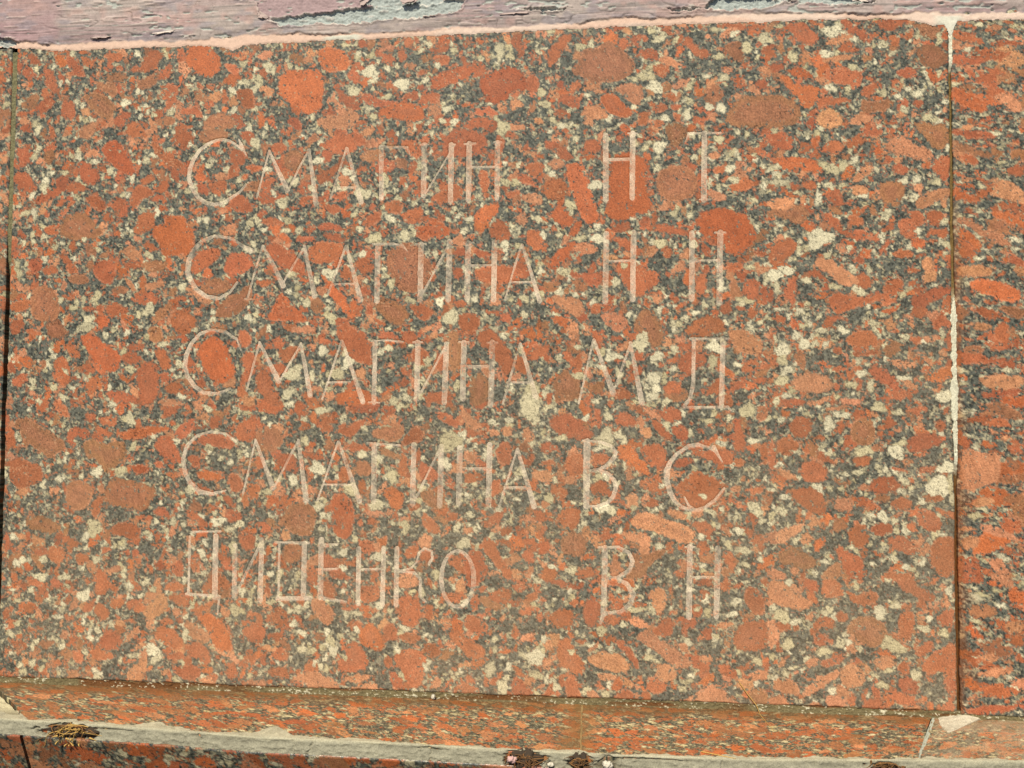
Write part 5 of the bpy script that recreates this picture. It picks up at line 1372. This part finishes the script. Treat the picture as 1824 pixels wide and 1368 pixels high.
def tuft(c, w, n, seed, label, drop, mat, thick, soil):
    rng = rngs(seed); root = bpy.data.objects.new('dry_plant', None)
    root['org'] = [float(v) for v in c]; root.matrix_world = WALL @ Matrix.Translation(Vector(c)*MM); link(root); tag(root, label, 'plant', 'dead tufts in the cement band')
    clump('soil', (c[0], c[1]+1.5, c[2]-1), soil, seed, M_SOIL, root)
    cv = []
    for k in range(n):
        x = c[0]+rng.normal()*w*.35; p0 = np.array([x, c[1]+rng.uniform(-1, 1), c[2]+rng.uniform(-1, 2)])
        L = rng.uniform(-.15, 1.1)*drop; dx = rng.normal()*w*.45; out = rng.uniform(.2, 3.2); cur = rng.normal()*2.6; fq = rng.uniform(2, 7)
        pts = [p0+np.array([dx*t+cur*math.sin(fq*t+k), -out*math.sin(min(t*2.6, 2.8)), 1.3*math.sin(fq*t*.8)+.8*math.cos(fq*t+k)-L*t**1.4]) for t in np.linspace(0, 1, 9)]
        cv.append((pts, thick*rng.uniform(.6, 1.2), thick*.3))
    tubes('stems', cv[::2], mat, root); tubes('dark_stems', cv[1::2], M_BROWN, root)
    lf = []
    for k in range(n//3):
        p0 = np.array([c[0]+rng.normal()*w*.35, c[1]-1-rng.random()*2.5, c[2]-rng.random()*drop]); d = rng.normal(size=3)*[1.6, .5, 1.1]
        lf.append(([p0, p0+d*.5+[0, -.3, .2], p0+d], thick*1.6, thick*.3))
    tubes('seed_husks', lf, mat, root)
    return root
fz = -420.8
tuft((90, -62.5, fz-2.6), 15, 46, 101, 'golden tangle of dry roots hanging from a hole in the cement band', 9, M_STRAW, .36, (14, 3, 3.4))
tuft((352, -73.5, fz-4.5), 11, 34, 102, 'blackened dead tuft with pink and white crumbs in the cement band', 8, M_ROOT, .38, (9, 2.5, 5))
tuft((381, -74, fz-4.5), 6, 22, 103, 'small dark dead tuft right below the butt joint of the ledge', 8, M_ROOT, .38, (5, 2.5, 4.5))
tuft((541, -65.5, fz-3), 8, 16, 104, 'sparse dark tuft under the ledge beside the slanted crack', 4, M_ROOT, .34, (6, 2.2, 2.4))
def stalk(pts, r, label, mat=M_STRAW):
    o = tubes('dry_stalk', [(pts, r, r*.5)], mat); tag(o, label, 'stalk', 'loose straw bits')
lz = lambda d: LZ-d*LT+.35
stalk([(474, -.9, -399), (479, -1.4, -406), (484, -1.8, -412), (485.5, -6, lz(6)), (487, -16, lz(16)), (489.5, -30, lz(30))], .28, 'bent straw lying over the slab edge onto the ledge')
stalk([(446, -64, lz(64)), (454, -68, lz(68)+.2), (463, -72, lz(72)+.3)], .34, 'short straw resting on the ledge front edge')
def pebble(c, r, seed, label, mat=M_PEB):
    o = clump('pebble', c, r, seed, mat, None); tag(o, label, 'pebble', 'white crumbs')
pebble((288.5, -2.4, -414.2), (1.1, 1, 1.4), 111, 'bright white pebble stuck on the gritty bedding line')
pebble((345, -76, fz-4), (2.6, 1.2, 1.5), 112, 'pinkish paint crumb lying in the blackened tuft', M_PINK)
pebble((366, -75.5, fz-6), (1.6, 1, 1.1), 113, 'white crumb lodged between two dark tufts in the cement')
pebble((396, -75.0, fz-5), (2.4, 1, 1.7), 114, 'pale cement crumb on the band beyond the small dark tuft')
